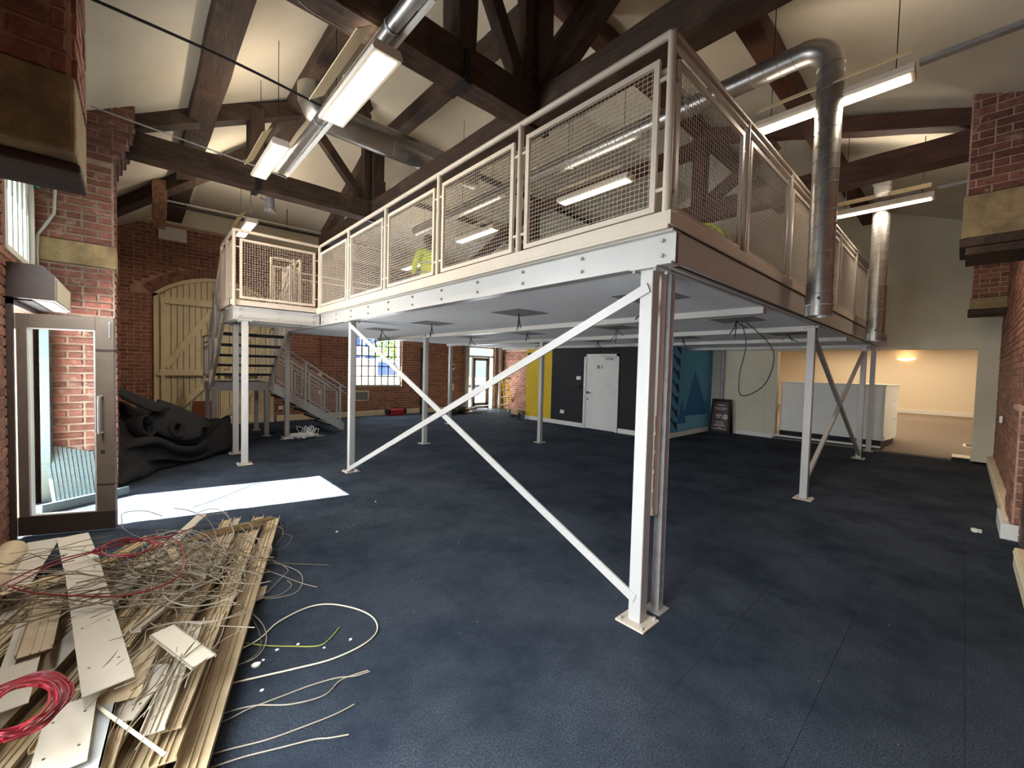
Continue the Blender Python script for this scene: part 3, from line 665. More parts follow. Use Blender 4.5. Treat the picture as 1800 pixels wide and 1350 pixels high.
timber(T1, 'rafter', (.86, -1.6, 4.48), (.86, 1.85, 5.62), .2, .22); timber(T1, 'rafter', (.86, 8.55, 4.48), (.86, 5.95, 5.5), .2, .22)
timber(T1, 'strut', (.86, 1.75, 4.5), (.86, .75, 5.2), .16, .16); timber(T1, 'strut', (.86, 6.05, 4.5), (.86, 7.0, 5.02), .16, .16)
timber(T1, 'end_post', (.86, 8.45, 3.9), (.86, 8.45, 4.2), .2, .24)
for y in (1.9, 5.9): strap(T1, (.86, y), .0, .14, 4.16, 4.9, 'x')
def jack(y, label, kx):
    t = thing('roof_truss', label, 'roof truss', (-1, y, 4.15), 'roof trusses')
    timber(t, 'tie_beam', (-2.9, y, 4.29), (.72, y, 4.30), .24, .3); timber(t, 'rafter', (-2.5, y, 4.5), (.7, y, 6.12), .2, .2)
    timber(t, 'king_post', (kx, y, 4.4), (kx, y, 5.3), .18, .28, up=(0, 1, 0)); timber(t, 'strut', (.62, y, 4.48), (-.12 if y > 3 else .1, y, 5.3), .13, .14)
    timber(t, 'head_post', (.66, y, 4.45), (.66, y, 5.95), .12, .14)
    strap(t, (kx, y), 0, .125, 4.13, 4.75)
    return t
ta = jack(1.9, 'nearest dark truss with iron strap crossing above the big left pendant lamp', -.15)
timber(ta, 'strut', (.8, 1.9, 4.6), (1.75, 1.9, 6.05), .16, .2)
tb_ = jack(5.9, 'lamp-lit truss spanning from the corbelled left pier, duct elbow behind it', -1.0)
MB().prism([(-2.35, 5.99, 4.58), (.2, 5.99, 6.03), (.2, 5.99, 6.12), (-2.35, 5.99, 4.68)], (0, .02, 0)).build('cream_infill', 'plaster', tb_)
T2 = thing('roof_truss', 'reddish pine truss behind the vertical ducts, landing on the right wall corbel', 'roof truss', (4.83, 3.5, 4.18), 'roof trusses')
timber(T2, 'tie_beam', (4.83, -1.75, 4.32), (4.83, 8.6, 4.32), .26, .28, 'red'); 
for y in (1.9, 5.9): timber(T2, 'queen_post', (4.83, y, 4.46), (4.83, y, 5.6), .2, .22, 'red')
timber(T2, 'straining_beam', (4.83, 1.8, 5.45), (4.83, 6.0, 5.45), .2, .22, 'red')
timber(T2, 'rafter', (4.83, -1.6, 4.5), (4.83, 1.85, 5.62), .2, .2, 'red'); timber(T2, 'rafter', (4.83, 8.55, 4.5), (4.83, 5.95, 5.5), .2, .2, 'red')
timber(T2, 'strut', (4.83, 1.75, 4.5), (4.83, .75, 5.1), .16, .16, 'red'); timber(T2, 'strut', (4.83, 6.05, 4.5), (4.83, 7.0, 5.02), .16, .16, 'red')
for n, (xx, zz, wd, m, y0, y1, lb) in enumerate(((-1.65, 4.93, .28, 'wood', -.05, 11.3, 'lower roof purlin over the left wall side, slanting down to the lit truss'),
        (-.46, 5.58, .30, 'wood', .9, 11.0, 'wide upper roof purlin beside the big left pendant lamp'))):
    o = timber(None, 'roof_purlin', (xx, y0, zz), (xx, y1, zz), wd, .24, m); tag(o, lb, 'beam', 'roof purlins')
for n, (yy, zz, wd, x0, x1, lb) in enumerate(((.28, 5.1, .2, -.5, 9.7, 'reddish purlin above the duct elbow on the right roof slope'),
        (1.95, 5.78, .2, .9, 9.7, 'reddish upper purlin seen between the truss struts at the top of the picture'))):
    o = timber(None, 'roof_purlin', (x0, yy, zz), (x1, yy, zz), wd, .22, 'red'); tag(o, lb, 'beam', 'roof purlins')
for yy, lb in ((6.3, 'thin dark purlin crossing the far ceiling slope, nearer the ridge'), (7.6, 'thin dark purlin crossing the far ceiling slope, lower one')):
    o = timber(None, 'roof_purlin', (1.0, yy, ceilz(5, yy) - .05), (9.6, yy, ceilz(5, yy) - .05), .08, .1); tag(o, lb, 'beam', 'roof purlins')
o = timber(None, 'hip_rafter', (-2.75, 9.5, 4.27), (-.6, 7.3, 5.4), .2, .2); tag(o, 'dark diagonal rafter behind the lit truss near the back left corner', 'beam')
o = timber(None, 'timber_post', (-2.0, 8.6, 3.98), (-2.0, 8.6, 4.81), .2, .2, 'patch', 6, .012, (0, 1, 0)); tag(o, 'rough patterned short timber post hanging under the lit truss', 'post')
# ---------------------------------------------------------------- mezzanine
MZ = thing('mezzanine_platform', 'white steel mezzanine platform on square columns with cross braces', 'mezzanine', (4.8, 4.2, 0))
ZB, ZT = 2.24, 2.5; YM = 8.55
def column(x, y, top=ZB, plate=.2, wd=.085):
    c = MB().box((x, y, .012), (x + wd, y + wd, top)).build('column', 'steel', MZ, bevel=.006)
    cx, cy = x + wd / 2, y + wd / 2
    MB().box((cx - plate / 2, cy - plate / 2, .0), (cx + plate / 2, cy + plate / 2, .012)).build('base_plate', 'steel_cream', c, bevel=.002)
    MB().box((cx - .09, cy - .09, top - .012), (cx + .09, cy + .09, top - .001)).build('head_plate', 'steel', c)
    b = MB()
    for sx in (-1, 1):
        for sy in (-1, 1):
            MB().tube([(cx + sx * plate * .38, cy + sy * plate * .38, .012), (cx + sx * plate * .38, cy + sy * plate * .38, .03)], .011, 6).build('anchor_bolt', 'bolt', c)
    b = MB()
    for sx in (-1, 1):
        for sy in (-1, 1): MB().tube([(cx + sx * .07, cy + sy * .07, top - .03), (cx + sx * .07, cy + sy * .07, top - .012)], .011, 6).build('head_bolt', 'bolt', c)
for x, y in ((0, 0), (0, 4.78), (-1.12, 6.18), (-1.09, 7.17), (.02, 8.4), (2.05, 6.15), (4.17, 4.87), (4.07, 0), (8.2, 0), (9.45, 0), (4.17, 8.4)): column(x, y, plate=.2 if x < 9 else .16)
# I-beams round the edge: web + flanges
def ibeam(p0, p1, name='edge_beam', h=.2, fl_=.1, z0=ZB, flip=1, parent=MZ, m='steel'):
    p0, p1 = V(p0), V(p1); d = (p1 - p0).normalized(); b = MB(); zc = z0 + h / 2
    b.beam(p0 + V((0, 0, zc)), p1 + V((0, 0, zc)), .01, h); b.beam(p0 + V((0, 0, z0 + .006)), p1 + V((0, 0, z0 + .006)), fl_, .012); b.beam(p0 + V((0, 0, z0 + h - .006)), p1 + V((0, 0, z0 + h - .006)), fl_, .012)
    return b.build(name, m, parent)
ibeam((.02, -.13, 0), (.02, 6.15, 0)); e1 = None
MB().box((.06, -.125, ZB + .01), (9.66, -.105, ZB + .2)).build('fascia_plate', 'steel', MZ, bevel=.003)
ibeam((.06, -.04, 0), (9.66, -.04, 0), fl_=.08)
ibeam((-1.24, 6.17, 0), (.0, 6.17, 0)); ibeam((-1.2, 6.17, 0), (-1.2, 7.3, 0)); ibeam((-1.2, 7.25, 0), (0, 7.25, 0)); ibeam((.02, 6.2, 0), (.02, YM, 0)); ibeam((.02, YM - .05, 0), (7.0, YM - .05, 0))
# bolts in pairs on the long web
for k in range(11):
    y = -.05 + k * .606; b = MB()
    for z in (2.30, 2.39): MB().tube([(.015, y, z), (-.006, y, z)], .012, 6).build('web_bolt', 'bolt', MZ)
for k in range(3):
    x = -1.15 + k * .52; b = MB()
    for z in (2.30, 2.39): MB().tube([(x, 6.165, z), (x, 6.145, z)], .012, 6).build('web_bolt', 'bolt', MZ)
# rim (kick angle) and deck
MB().box((-.07, -.12, 2.455), (-.055, 6.12, 2.535)).box((-.07, -.12, 2.435), (.0, 6.12, 2.455)).build('edge_rim', 'steel_cream', MZ, bevel=.002)
MB().box((-.07, -.135, 2.455), (9.66, -.12, 2.535)).build('edge_rim', 'steel_cream', MZ, bevel=.002)
MB().box((-1.3, 6.105, 2.455), (-.055, 6.12, 2.535)).box((-1.3, 6.105, 2.455), (-1.285, 7.3, 2.535)).build('edge_rim', 'steel_cream', MZ, bevel=.002)
MB().box((-.055, -.12, 2.455), (9.68, YM, 2.5)).box((-1.285, 6.12, 2.455), (-.055, 7.3, 2.5)).build('deck_board', 'beige_carpet', MZ)
MB().box((.08, -.02, 2.25), (9.66, YM - .06, 2.262)).build('soffit_panel', 'soffit', MZ)
MB().box((-1.19, 6.19, 2.4), (.0, 7.2, 2.41)).build('soffit_panel', 'soffit', MZ)
for xx in (2.09, 4.12, 6.17, 8.24): MB().box((xx - .045, .0, 2.185), (xx + .045, YM - .1, 2.25)).build('cross_beam', 'steel', MZ, bevel=.003)
# braces
def brace(p, q, wd=.06): return MB().beam(p, q, .014, wd).build('cross_brace', 'steel', MZ)
brace((-.01, .02, 2.12), (-.01, 4.78, .05)); brace((.0, .04, .16), (.0, 4.8, 2.18))
MB().beam((4.15, .03, 2.12), (8.2, .03, .08), .05, .05).build('cross_brace', 'galv', MZ); MB().beam((4.15, .05, .2), (8.2, .05, 2.1), .05, .05).build('cross_brace', 'steel', MZ)
# soffit cut-outs with dangling wires
hn = 0
for hx in (.95, 2.95, 5.1):
    for hy in (.55, 2.2, 4.1, 5.8):
        h = MB(); q = .24; P = [(hx - q, hy - q), (hx + q * .96, hy - q * 1.03), (hx + q, hy + q * .97), (hx - q * 1.02, hy + q)]
        h = h.prism([(a, b_, 2.2485) for a, b_ in P], (0, 0, -.004)).build('soffit_cutout', 'hatch', MZ)
        b = MB()
        for k in range(3):
            r_ = random.Random(hn * 5 + k); dx, dy = r_.uniform(-.12, .12), r_.uniform(-.12, .12); l = r_.uniform(.08, .22)
            b.tube(curve([(hx, hy, 2.245), (hx + dx * .3, hy + dy * .3, 2.24 - l * .5), (hx + dx, hy + dy, 2.24 - l)], 4), .006, 5)
        b.build('dangling_wire', 'iron', h); hn += 1
o = MB().tube(curve([(2.95, .5, 2.24), (3.0, .45, 1.95), (2.98, .5, 1.6), (3.02, .48, 1.35), (3.25, .3, 1.5), (3.3, .25, 1.9), (3.1, .5, 2.24)]), .006, 5).build('hanging_loop_wire', 'iron')
tag(o, 'thin dark wire looping down from the soffit right of the slotted post', 'wire')
# ---------------------------------------------------------------- railings
def mesh_panel(parent, p, q, z0, z1, zs=0.0, frame=.035, pitch=.031, fm='steel_cream', wr=.0018):
    """framed woven wire panel between p and q; zs = extra rise at q"""
    p, q = V((p[0], p[1], 0)), V((q[0], q[1], 0)); d = q - p; L = d.length; u = d / L
    P = lambda s, t: p + u * s + V((0, 0, z0 + (z1 - z0) * t + zs * s / L))
    fr = MB(); H = z1 - z0; f = frame
    n = V((-u.y, u.x, 0)) * .012
    def bar(a, b_, c, dd): fr.prism([a - n, b_ - n, c - n, dd - n], n * 2)
    bar(P(0, 0), P(L, 0), P(L, f / H), P(0, f / H)); bar(P(0, 1 - f / H), P(L, 1 - f / H), P(L, 1), P(0, 1))
    bar(P(0, f / H), P(f, f / H), P(f, 1 - f / H), P(0, 1 - f / H)); bar(P(L - f, f / H), P(L, f / H), P(L, 1 - f / H), P(L - f, 1 - f / H))
    fo_ = fr.build('panel_frame', fm, parent); mb = MB()
    s = f + pitch / 2
    def wire(a, b_):
        dd = (b_ - a).normalized(); sd = dd.cross(n).normalized() * wr; m_ = n.normalized() * wr
        k = len(mb.v); mb.v += [tuple(a + sd), tuple(a + m_), tuple(a - sd), tuple(a - m_), tuple(b_ + sd), tuple(b_ + m_), tuple(b_ - sd), tuple(b_ - m_)]
        mb.f += [(k + i, k + (i + 1) % 4, k + 4 + (i + 1) % 4, k + 4 + i) for i in range(4)]
    while s < L - f: wire(P(s, f / H), P(s, 1 - f / H)); s += pitch
    t = f / H + pitch / 2 / H
    while t < 1 - f / H: wire(P(f, t), P(L - f, t)); t += pitch / H
    o = mb.build('wire_mesh', fm, fo_); o['kind'] = 'stuff'
    return fo_
def clipb(parent, a, b_, z, fm='steel_cream'): MB().beam((a[0], a[1], z), (b_[0], b_[1], z), .012, .02).build('panel_clip', fm, parent)
def rail_run(t, pts, z0=2.53, zr=3.56, fm='steel_cream', dbl=False, pitch=.031, r=.024, first=True, last=True):
    for i, p in enumerate(pts):
        if (i == 0 and not first) or (i == len(pts) - 1 and not last): continue
        MB().tube([(p[0], p[1], 2.44), (p[0], p[1], zr)], r, 10).build('rail_post', fm, t, smooth=True)
    for p, q in zip(pts, pts[1:]):
        p, q = V((p[0], p[1], 0)), V((q[0], q[1], 0)); d = (q - p).normalized()
        a, b_ = p + d * .07, q - d * .07
        mesh_panel(t, a, b_, 2.555, 3.445, fm=fm, pitch=pitch)
        for z in (2.68, 3.32): clipb(t, p, a, z, fm); clipb(t, b_, q, z, fm)
    MB().tube([(pts[0][0], pts[0][1], zr), (pts[-1][0], pts[-1][1], zr)], r, 10).build('handrail', fm, t, smooth=True)
fr_ = thing('mezzanine_railing', 'long wire mesh railing with round handrail along the left side of the mezzanine', 'railing', (-.03, 3, 2.5))
xs = [-.085 + 1.213 * k for k in range(5)] + [6.09]; rail_run(fr_, [(-.03, y) for y in [-.085, 1.18, 2.39, 3.6, 4.8, 6.09]])
M['steel_dull'] = mat('grey_painted_steel', lin(172, 164, 154), 0.4, 0.2, noise=.08, nscale=5)
rr_ = thing('mezzanine_railing', 'wire mesh railing along the right side of the mezzanine beside the vertical ducts', 'railing', (4.8, -.085, 2.5))
rail_run(rr_, [(-.03, -.085)] + [(1.19 + 1.19 * k, -.085) for k in range(8)], fm='steel_dull', pitch=.032, first=False)
MB().box((-.0, -.1, 3.50), (9.52, -.07, 3.515)).build('rail_flat', 'steel_dull', rr_)
lr = thing('mezzanine_railing', 'wire mesh railing around the stair landing, facing the doorway', 'railing', (-.6, 6.1, 2.5))
rail_run(lr, [(-.03, 6.09), (-1.24, 6.09)], first=False, pitch=.034); rail_run(lr, [(-1.24, 6.09), (-1.24, 6.7), (-1.24, 7.3)], first=False, pitch=.034)
br = thing('mezzanine_railing', 'wire mesh railing at the stair head seen through the landing mesh', 'railing', (0, 7.8, 2.5))
rail_run(br, [(.0, 7.3), (.0, YM)], pitch=.036)
rb = thing('mezzanine_railing', 'wire mesh railing along the far edge of the mezzanine', 'railing', (3, YM, 2.5))
rail_run(rb, [(0.05, YM - .02), (1.4, YM - .02), (2.8, YM - .02), (4.2, YM - .02), (5.6, YM - .02), (7.0, YM - .02)], pitch=.06)
gt = thing('stair_gate', 'narrow round-topped mesh gate at the stair head behind the landing railing', 'gate', (-.22, 8.3, 2.5))
MB().tube(curve([(-.45, 7.5, 2.5), (-.45, 7.5, 3.45), (-.42, 7.5, 3.55), (-.1, 7.5, 3.55), (-.05, 7.5, 3.5), (-.05, 7.5, 2.5)], 4), .022, 8).build('gate_frame', 'steel_cream', gt, smooth=True)
mesh_panel(gt, (-.42, 7.5), (-.08, 7.5), 2.6, 3.42, pitch=.034)
# ---------------------------------------------------------------- stairs
st = thing('staircase', 'white steel dog-leg staircase with dark open treads and mesh sides', 'staircase', (0, 9, 0))
X0, X1, YS, YE2, ZL = -1.2, -.18, 7.3, 8.85, 1.17
nT = 7; rise = (2.5 - ZL) / nT; go = (YE2 - YS) / (nT - 1)
for k in range(1, nT):
    y = YS + go * (k - 1) ; z = 2.5 - rise * k
    tr = MB().box((X0 + .03, y, z - .045), (X1 - .03, y + .27, z)).build('tread', 'black', st, bevel=.003)
    MB().box((X0 + .03, y + .26, z - .05), (X1 - .03, y + .275, z + .004)).build('nosing', 'steel', tr)
def stringer(p, q, h=.2, w_=.02, vert=True): return MB().prism([V(p) - V((0, 0, h / 2)), V(q) - V((0, 0, h / 2)), V(q) + V((0, 0, h / 2)), V(p) + V((0, 0, h / 2))], (w_, 0, 0) if abs(V(q).y - V(p).y) > abs(V(q).x - V(p).x) else (0, w_, 0)).build('stringer', 'steel', st)
stringer((X0, YS - .02, 2.42), (X0, YE2 + .02, ZL - .02)); stringer((X1 - .02, YS - .02, 2.42), (X1 - .02, YE2 + .02, ZL - .02))
# half landing
YA, YC = 8.85, 9.95
MB().box((X0, YA, ZL - .03), (X1, YC, ZL)).build('half_landing', 'black', st)
ld = MB().box((X0, YA - .02, ZL - .17), (X1, YA, ZL + .005)).box((X0, YC, ZL - .17), (X1, YC + .02, ZL + .005)).box((X0 - .02, YA - .02, ZL - .17), (X0, YC + .02, ZL + .005)).build('landing_frame', 'steel', st)
for x, y in ((X0 + .0, YA), (X1 - .09, YA), (X0, YC - .08), (X1 - .09, YC - .08)):
    lg = MB().box((x, y, .01), (x + .08, y + .08, ZL - .1)).build('landing_leg', 'steel', st); MB().box((x - .04, y - .04, 0), (x + .12, y + .12, .01)).build('base_plate', 'steel', lg)
# lower flight along x
XE = 1.3; nL = 7; r2 = ZL / nL; g2 = (XE - X1) / (nL - 1)
for k in range(1, nL):
    x = X1 + g2 * (k - 1); z = ZL - r2 * k
    tr = MB().box((x, YA + .03, z - .04), (x + .26, YC - .03, z)).build('tread', 'black', st, bevel=.003); MB().box((x + .25, YA + .03, z - .045), (x + .265, YC - .03, z + .004)).build('nosing', 'steel', tr)
for y in (YA, YC - .02): stringer((X1 - .02, y, ZL - .06), (XE + .12, y, .02 + .06), .22)
# stair guards
def stair_guard(p, q, z0, z1, posts, name):
    """p->q in plan, floor heights z0->z1"""
    p, q = V((p[0], p[1], 0)), V((q[0], q[1], 0)); L = (q - p).length; u = (q - p) / L; zz = lambda s: z0 + (z1 - z0) * s / L
    for s in posts: MB().box(tuple(p + u * s + V((-.02, -.02, zz(s) - .15))), tuple(p + u * s + V((.02, .02, zz(s) + .93)))).build('guard_post', 'steel', st)
    MB().beam(p + V((0, 0, z0 + .95)), q + V((0, 0, z1 + .95)), .05, .03).build('handrail', 'steel', st)
    MB().beam(p + V((0, 0, z0 + .82)), q + V((0, 0, z1 + .82)), .02, .03).build('mid_rail', 'steel', st)
    for a, b_ in zip(posts, posts[1:]):
        a += .06; b_ -= .06
        mesh_panel(st, p + u * a, p + u * b_, zz(a) + .12, zz(a) + .74, zs=zz(b_) - zz(a), frame=.03, pitch=.034, fm='steel')
stair_guard((X0 - .03, YS), (X0 - .03, YE2 + .05), 2.5, ZL + .05, (.02, .8, 1.55), 'a')
stair_guard((X1 + .02, YS), (X1 + .02, YE2), 2.5, ZL + .1, (.02, .8, 1.45), 'b')
stair_guard((X1, YA - .02), (XE + .15, YA - .02), ZL, .08, (.02, .72, 1.5), 'c')
stair_guard((X1, YC + .02), (XE + .15, YC + .02), ZL, .08, (.02, .72, 1.5), 'd')
stair_guard((X0 - .03, YA + .05), (X0 - .03, YC), ZL, ZL, (.02, .95), 'e')
# ---------------------------------------------------------------- slotted post and socket trunking by the near column
sp = thing('slotted_post', 'galvanised slotted steel channel standing just behind the nearest white column', 'post', (.27, .03, 0))
b = MB()
for s_ in range(2): pass
b.box((.235, .0, .01), (.24, .055, 2.24)).box((.24, .0, .01), (.285, .005, 2.24))
z = .05
while z < 2.2:
    b.box((.285, 0, z), (.29, .008, z + .05)); b.box((.285, .03, z), (.29, .04, z + .05)); b.box((.285, 0, z + .03), (.29, .04, z + .05)); z += .05
b.build('channel', 'galv', sp)
b = MB(); z = .02
while z < 2.2: b.box((.285, -.001, z), (.292, .012, z + .05)); b.box((.285, .026, z), (.292, .045, z + .05)); b.box((.285, .012, z + .028), (.292, .026, z + .05)); z += .05
b.build('slotted_flange', 'galv', sp)
MB().box((.2, -.03, 0), (.33, .09, .01)).build('foot_plate', 'galv', sp)
tk = thing('socket_trunking', 'white vertical trunking with a row of double sockets between column and slotted post', 'trunking', (.2, .06, .66))
MB().box((.16, .025, .66), (.225, .085, 2.24)).build('trunking_body', 'wht', tk, bevel=.004)
for k in range(5):
    z = .72 + .125 * k; o = MB().box((.152, .028, z), (.16, .082, z + .1)).build('socket_plate', 'white', tk, bevel=.002)
    MB().box((.149, .04, z + .06), (.153, .05, z + .075)).box((.149, .06, z + .06), (.153, .07, z + .075)).box((.149, .045, z + .02), (.153, .065, z + .028)).build('socket_hole', 'palegrey', o)
# ---------------------------------------------------------------- ducts
def spiral(parent, p, q, r, name='duct_pipe', n=24, pitch=.12, m='duct'):
    MB().tube([p, q], r, n).build(name, m, parent, smooth=True)
    p, q = V(p), V(q); L = (q - p).length; d = (q - p) / L; a = d.orthogonal().normalized(); c = d.cross(a); pts = []
    k = int(L / pitch * 14)
    for i in range(k + 1):
        t = i / 14 * 2 * math.pi; pts.append(p + d * (L * i / k) + (a * math.cos(t) + c * math.sin(t)) * (r + .001))
    if len(pts) > 2: MB().tube(pts, .003, 4).build('spiral_seam', 'hatch', parent)
def vduct(x, y, zt_, yend, label, r=.1):
    t = thing('ventilation_duct', label, 'duct', (x, y, 2.15), 'vertical ventilation ducts')
    spiral(t, (x, y, 2.3), (x, y, zt_ - .22), r)
    arc = [(x, y + .22 - .22 * math.cos(a), zt_ - .22 + .22 * math.sin(a)) for a in [math.pi / 2 * i / 10 for i in range(11)]]
    MB().tube(arc, r + .003, 24).build('elbow', 'duct', t, smooth=True)
    spiral(t, (x, y + .22, zt_), (x, yend, zt_), r)
    MB().tube([(x, y, 2.15), (x, y, 2.33)], r + .006, 24, cap=False).build('end_collar', 'duct', t, smooth=True)
    MB().tube([(x, y, 2.24), (x, y, 2.25)], r + .012, 24, cap=False).build('collar_ring', 'galv', t)
    MB().tube([(x - r - .01, y - .02, 2.3), (x - r + .02, y - .02, 2.3)], .014, 8).build('test_plug', 'iron', t)
    for yy in (.9, 2.6): MB().tube([(x, yy, zt_ + r), (x, yy, ceilz(x, yy))], .005, 5).build('hanger_rod', 'galv', t); MB().tube([(x, yy - .015, zt_), (x, yy + .015, zt_)], r + .008, 24, cap=False).build('hanger_band', 'galv', t)
    return t
vduct(2.27, -.38, 4.58, 7.0, 'nearer vertical spiral duct with big elbow beside the mezzanine rail')
vduct(5.75, -.38, 4.6, 6.0, 'farther vertical spiral duct in front of the plaster wall')
t = thing('ventilation_duct', 'wide horizontal spiral duct behind the lamp, ending at the long truss', 'duct', (.5, 4.42, 4.6))
spiral(t, (-.5, 4.42, 4.8), (1.9, 4.42, 4.8), .19, pitch=.2)
MB().tube([(-.5, 4.42, 4.8), (-.58, 4.42, 4.83), (-.65, 4.42, 4.95), (-.66, 4.42, 5.1)], .19, 24, radii=[.192, .192, .18, .17]).build('elbow', 'duct', t, smooth=True)
pl0, pl1 = at(496, 300, 'z', 4.06), at(744, -30, 'z', 4.06); xm = (pl0.x + pl1.x) / 2
t = thing('service_pipe', 'slim silver duct running along behind the big left lamp', 'pipe', (xm, 3, 4.0))
MB().tube([(xm, pl0.y, 4.06), (xm, pl1.y, 4.06)], .055, 16).build('pipe', 'duct', t, smooth=True)
MB().box((xm + .06, pl0.y, 4.0), (xm + .085, pl1.y, 4.045)).build('light_trunking', 'wht', t)
for y in (4.0, 3.2, 2.4, 1.6): MB().tube([(xm, y - .01, 4.06), (xm, y + .01, 4.06)], .062, 16, cap=False).build('pipe_clip', 'galv', t)
p = at(475, 362, 'y', 6.3); t = thing('air_valve', 'short galvanised spout hanging below the lit truss', 'vent', (p.x, 6.3, p.z - .12))
MB().tube([(p.x, 6.3, p.z + .2), (p.x, 6.3, p.z - .06)], .06, 14).build('spout', 'galv', t, smooth=True); MB().tube([(p.x, 6.3, p.z - .06), (p.x, 6.3, p.z - .1)], .085, 14).build('rim', 'galv', t, smooth=True)
MB().tube([(p.x - .06, 6.3, p.z + .05), (p.x - .14, 6.25, p.z + .07)], .02, 8).build('lever', 'galv', t)
# ---------------------------------------------------------------- pendant lamps
def lamp(x, y0, y1, z, label, wings=1, energy=16, w_=.2, split=None, upf=.35):
    t = thing('pendant_lamp', label, 'lamp', (x, (y0 + y1) / 2, z), 'pendant lamps')
    b = MB(); h = w_ / 2
    b.prism([(x - h, y0, z + .02), (x - h * .9, y0, z), (x + h * .9, y0, z), (x + h, y0, z + .02), (x + h * .8, y0, z + .075), (x - h * .8, y0, z + .075)], (0, y1 - y0, 0)); b.build('housing', 'lampbody', t, bevel=.004)
    MB().box((x - h * .68, y0 + .03, z - .004), (x + h * .68, y1 - .03, z - .001)).build('diffuser', 'lens', t)
    for a, b_ in (split or ((y0 + .05, y1 - .05),)):
        MB().prism([(x - h * 1.75, a, z + .10), (x - h * .75, a, z + .19), (x - h * .72, a, z + .195), (x - h * 1.78, a, z + .105)], (0, b_ - a, 0)).build('reflector_wing', 'lampwing', t)
    for yy in (y0 + .12, y1 - .12): MB().tube([(x, yy, z + .07), (x, yy, ceilz(x, yy))], .004, 5).build('suspension_wire', 'iron', t)
    light('lamp_light', 'AREA', (x, (y0 + y1) / 2, z - .02), energy, WARM, (w_ * .7, y1 - y0 - .08), (0, 0, -1))
    l = light('lamp_uplight', 'AREA', (x, (y0 + y1) / 2, z + .2), energy * upf, WARM, (w_ * .7, y1 - y0 - .08), (0, 0, 1))
    return t
a, b_ = at(582, 217, 'z', 3.86), at(683, 97, 'z', 3.86); xm2 = (a.x + b_.x) / 2
lamp(xm2 + .0, b_.y, a.y, 3.86, 'large bright pendant lamp at upper left under the long silver duct', w_=.24, upf=.6, energy=10)
a, b_ = at(462, 305, 'z', 4.12), at(492, 255, 'z', 4.12); lamp((a.x + b_.x) / 2, b_.y, a.y + .2, 4.12, 'pendant lamp hanging just behind the lit truss beam at left', energy=28)
lamp(-.82, 7.15, 8.3, 4.02, 'small pendant lamp beyond the stair landing corner', energy=36, upf=.6)
lamp(2.34, -.93, .22, 4.05, 'pendant lamp behind the nearer vertical duct', split=((-.93, -.42), (-.3, .18)), energy=26, upf=.14)
lamp(5.55, -.93, .13, 4.02, 'pendant lamp behind the farther vertical duct', split=((-.9, -.5), (-.34, .1)), energy=28, upf=.3)
lamp(2.36, 1.68, 2.86, 4.06, 'pendant lamp seen through the largest railing mesh panel', energy=14)
lamp(2.36, 4.35, 5.5, 4.04, 'pendant lamp seen through the second mesh panel, above the brick-red stripe of floor edge', energy=14)
lamp(2.66, 7.2, 8.3, 4.0, 'most distant pendant lamp, beside the worker in hi-vis', energy=12)
for x, lb in ((2.34, 'grey ceiling track running from the nearer right lamp to the right wall'), (5.55, 'grey ceiling track running from the farther right lamp to the right wall')):
    z = 4.14; tag(MB().beam((x, -1.75, z), (x, -.95, z), .06, .035).build('lighting_track', 'galv'), lb, 'track')
# ---------------------------------------------------------------- cables and rods under the roof
def wire(name, pts, r, m, label, cat='cable', k=6): return tag(MB().tube(curve(pts, k), r, 6).build(name, m, smooth=True), label, cat)
wire('tie_rod', [(-2.6, 3.5, 4.45), (-1.6, 3.5, 4.44), (-.65, 3.5, 4.36)], .013, 'iron', 'black rod running from the near corbelled pier to the big left lamp', 'rod')
wire('tie_rod', [(-2.66, 5, 4.24), (-1.23, 5, 4.14), (-.8, 5, 4.1)], .008, 'galv', 'thin silver wire stretched below the black rod', 'wire')
t = thing('sprinkler_pipe', 'dark pipe crossing high in front of the barn door wall', 'pipe', (-.3, 9.5, 4.65))
MB().tube([(XL, 9.5, 4.66), (2.2, 9.5, 4.74)], .028, 8).build('pipe', 'iron', t, smooth=True); MB().tube([(XL, 9.45, 4.72), (2.2, 9.45, 4.81)], .016, 8).build('pipe', 'palegrey', t, smooth=True)
for x in (-1.5, .3): MB().tube([(x, 9.5, 4.7), (x, 9.5, 5.18)], .008, 5).build('hanger_rod', 'iron', t)
wire('cable_loop', [at(524, 0, 'y', 1.6), at(545, 18, 'y', 1.6), at(575, 35, 'y', 1.6), at(600, 48, 'y', 1.6)], .006, 'cgrey', 'pale cable running along the nearest truss beam at the top')
wire('window_conduit', [at(95, 300, 'y', 5.55), at(95, 375, 'y', 5.55), at(66, 412, 'y', 5.55), at(66, 470, 'y', 5.55)], .014, 'palegrey', 'bent grey conduit on the brick reveal beside the gothic window', 'conduit', 2)
tag(MB().prism([at(55, 300, 'x', XL + .03), at(69, 308, 'x', XL + .03), at(68, 336, 'x', XL + .03), at(56, 322, 'x', XL + .03)], (.03, 0, 0)).build('exit_sign', mat('green_sign', lin(60, 190, 150), .5)), 'small green plate beside the gothic window head', 'sign')
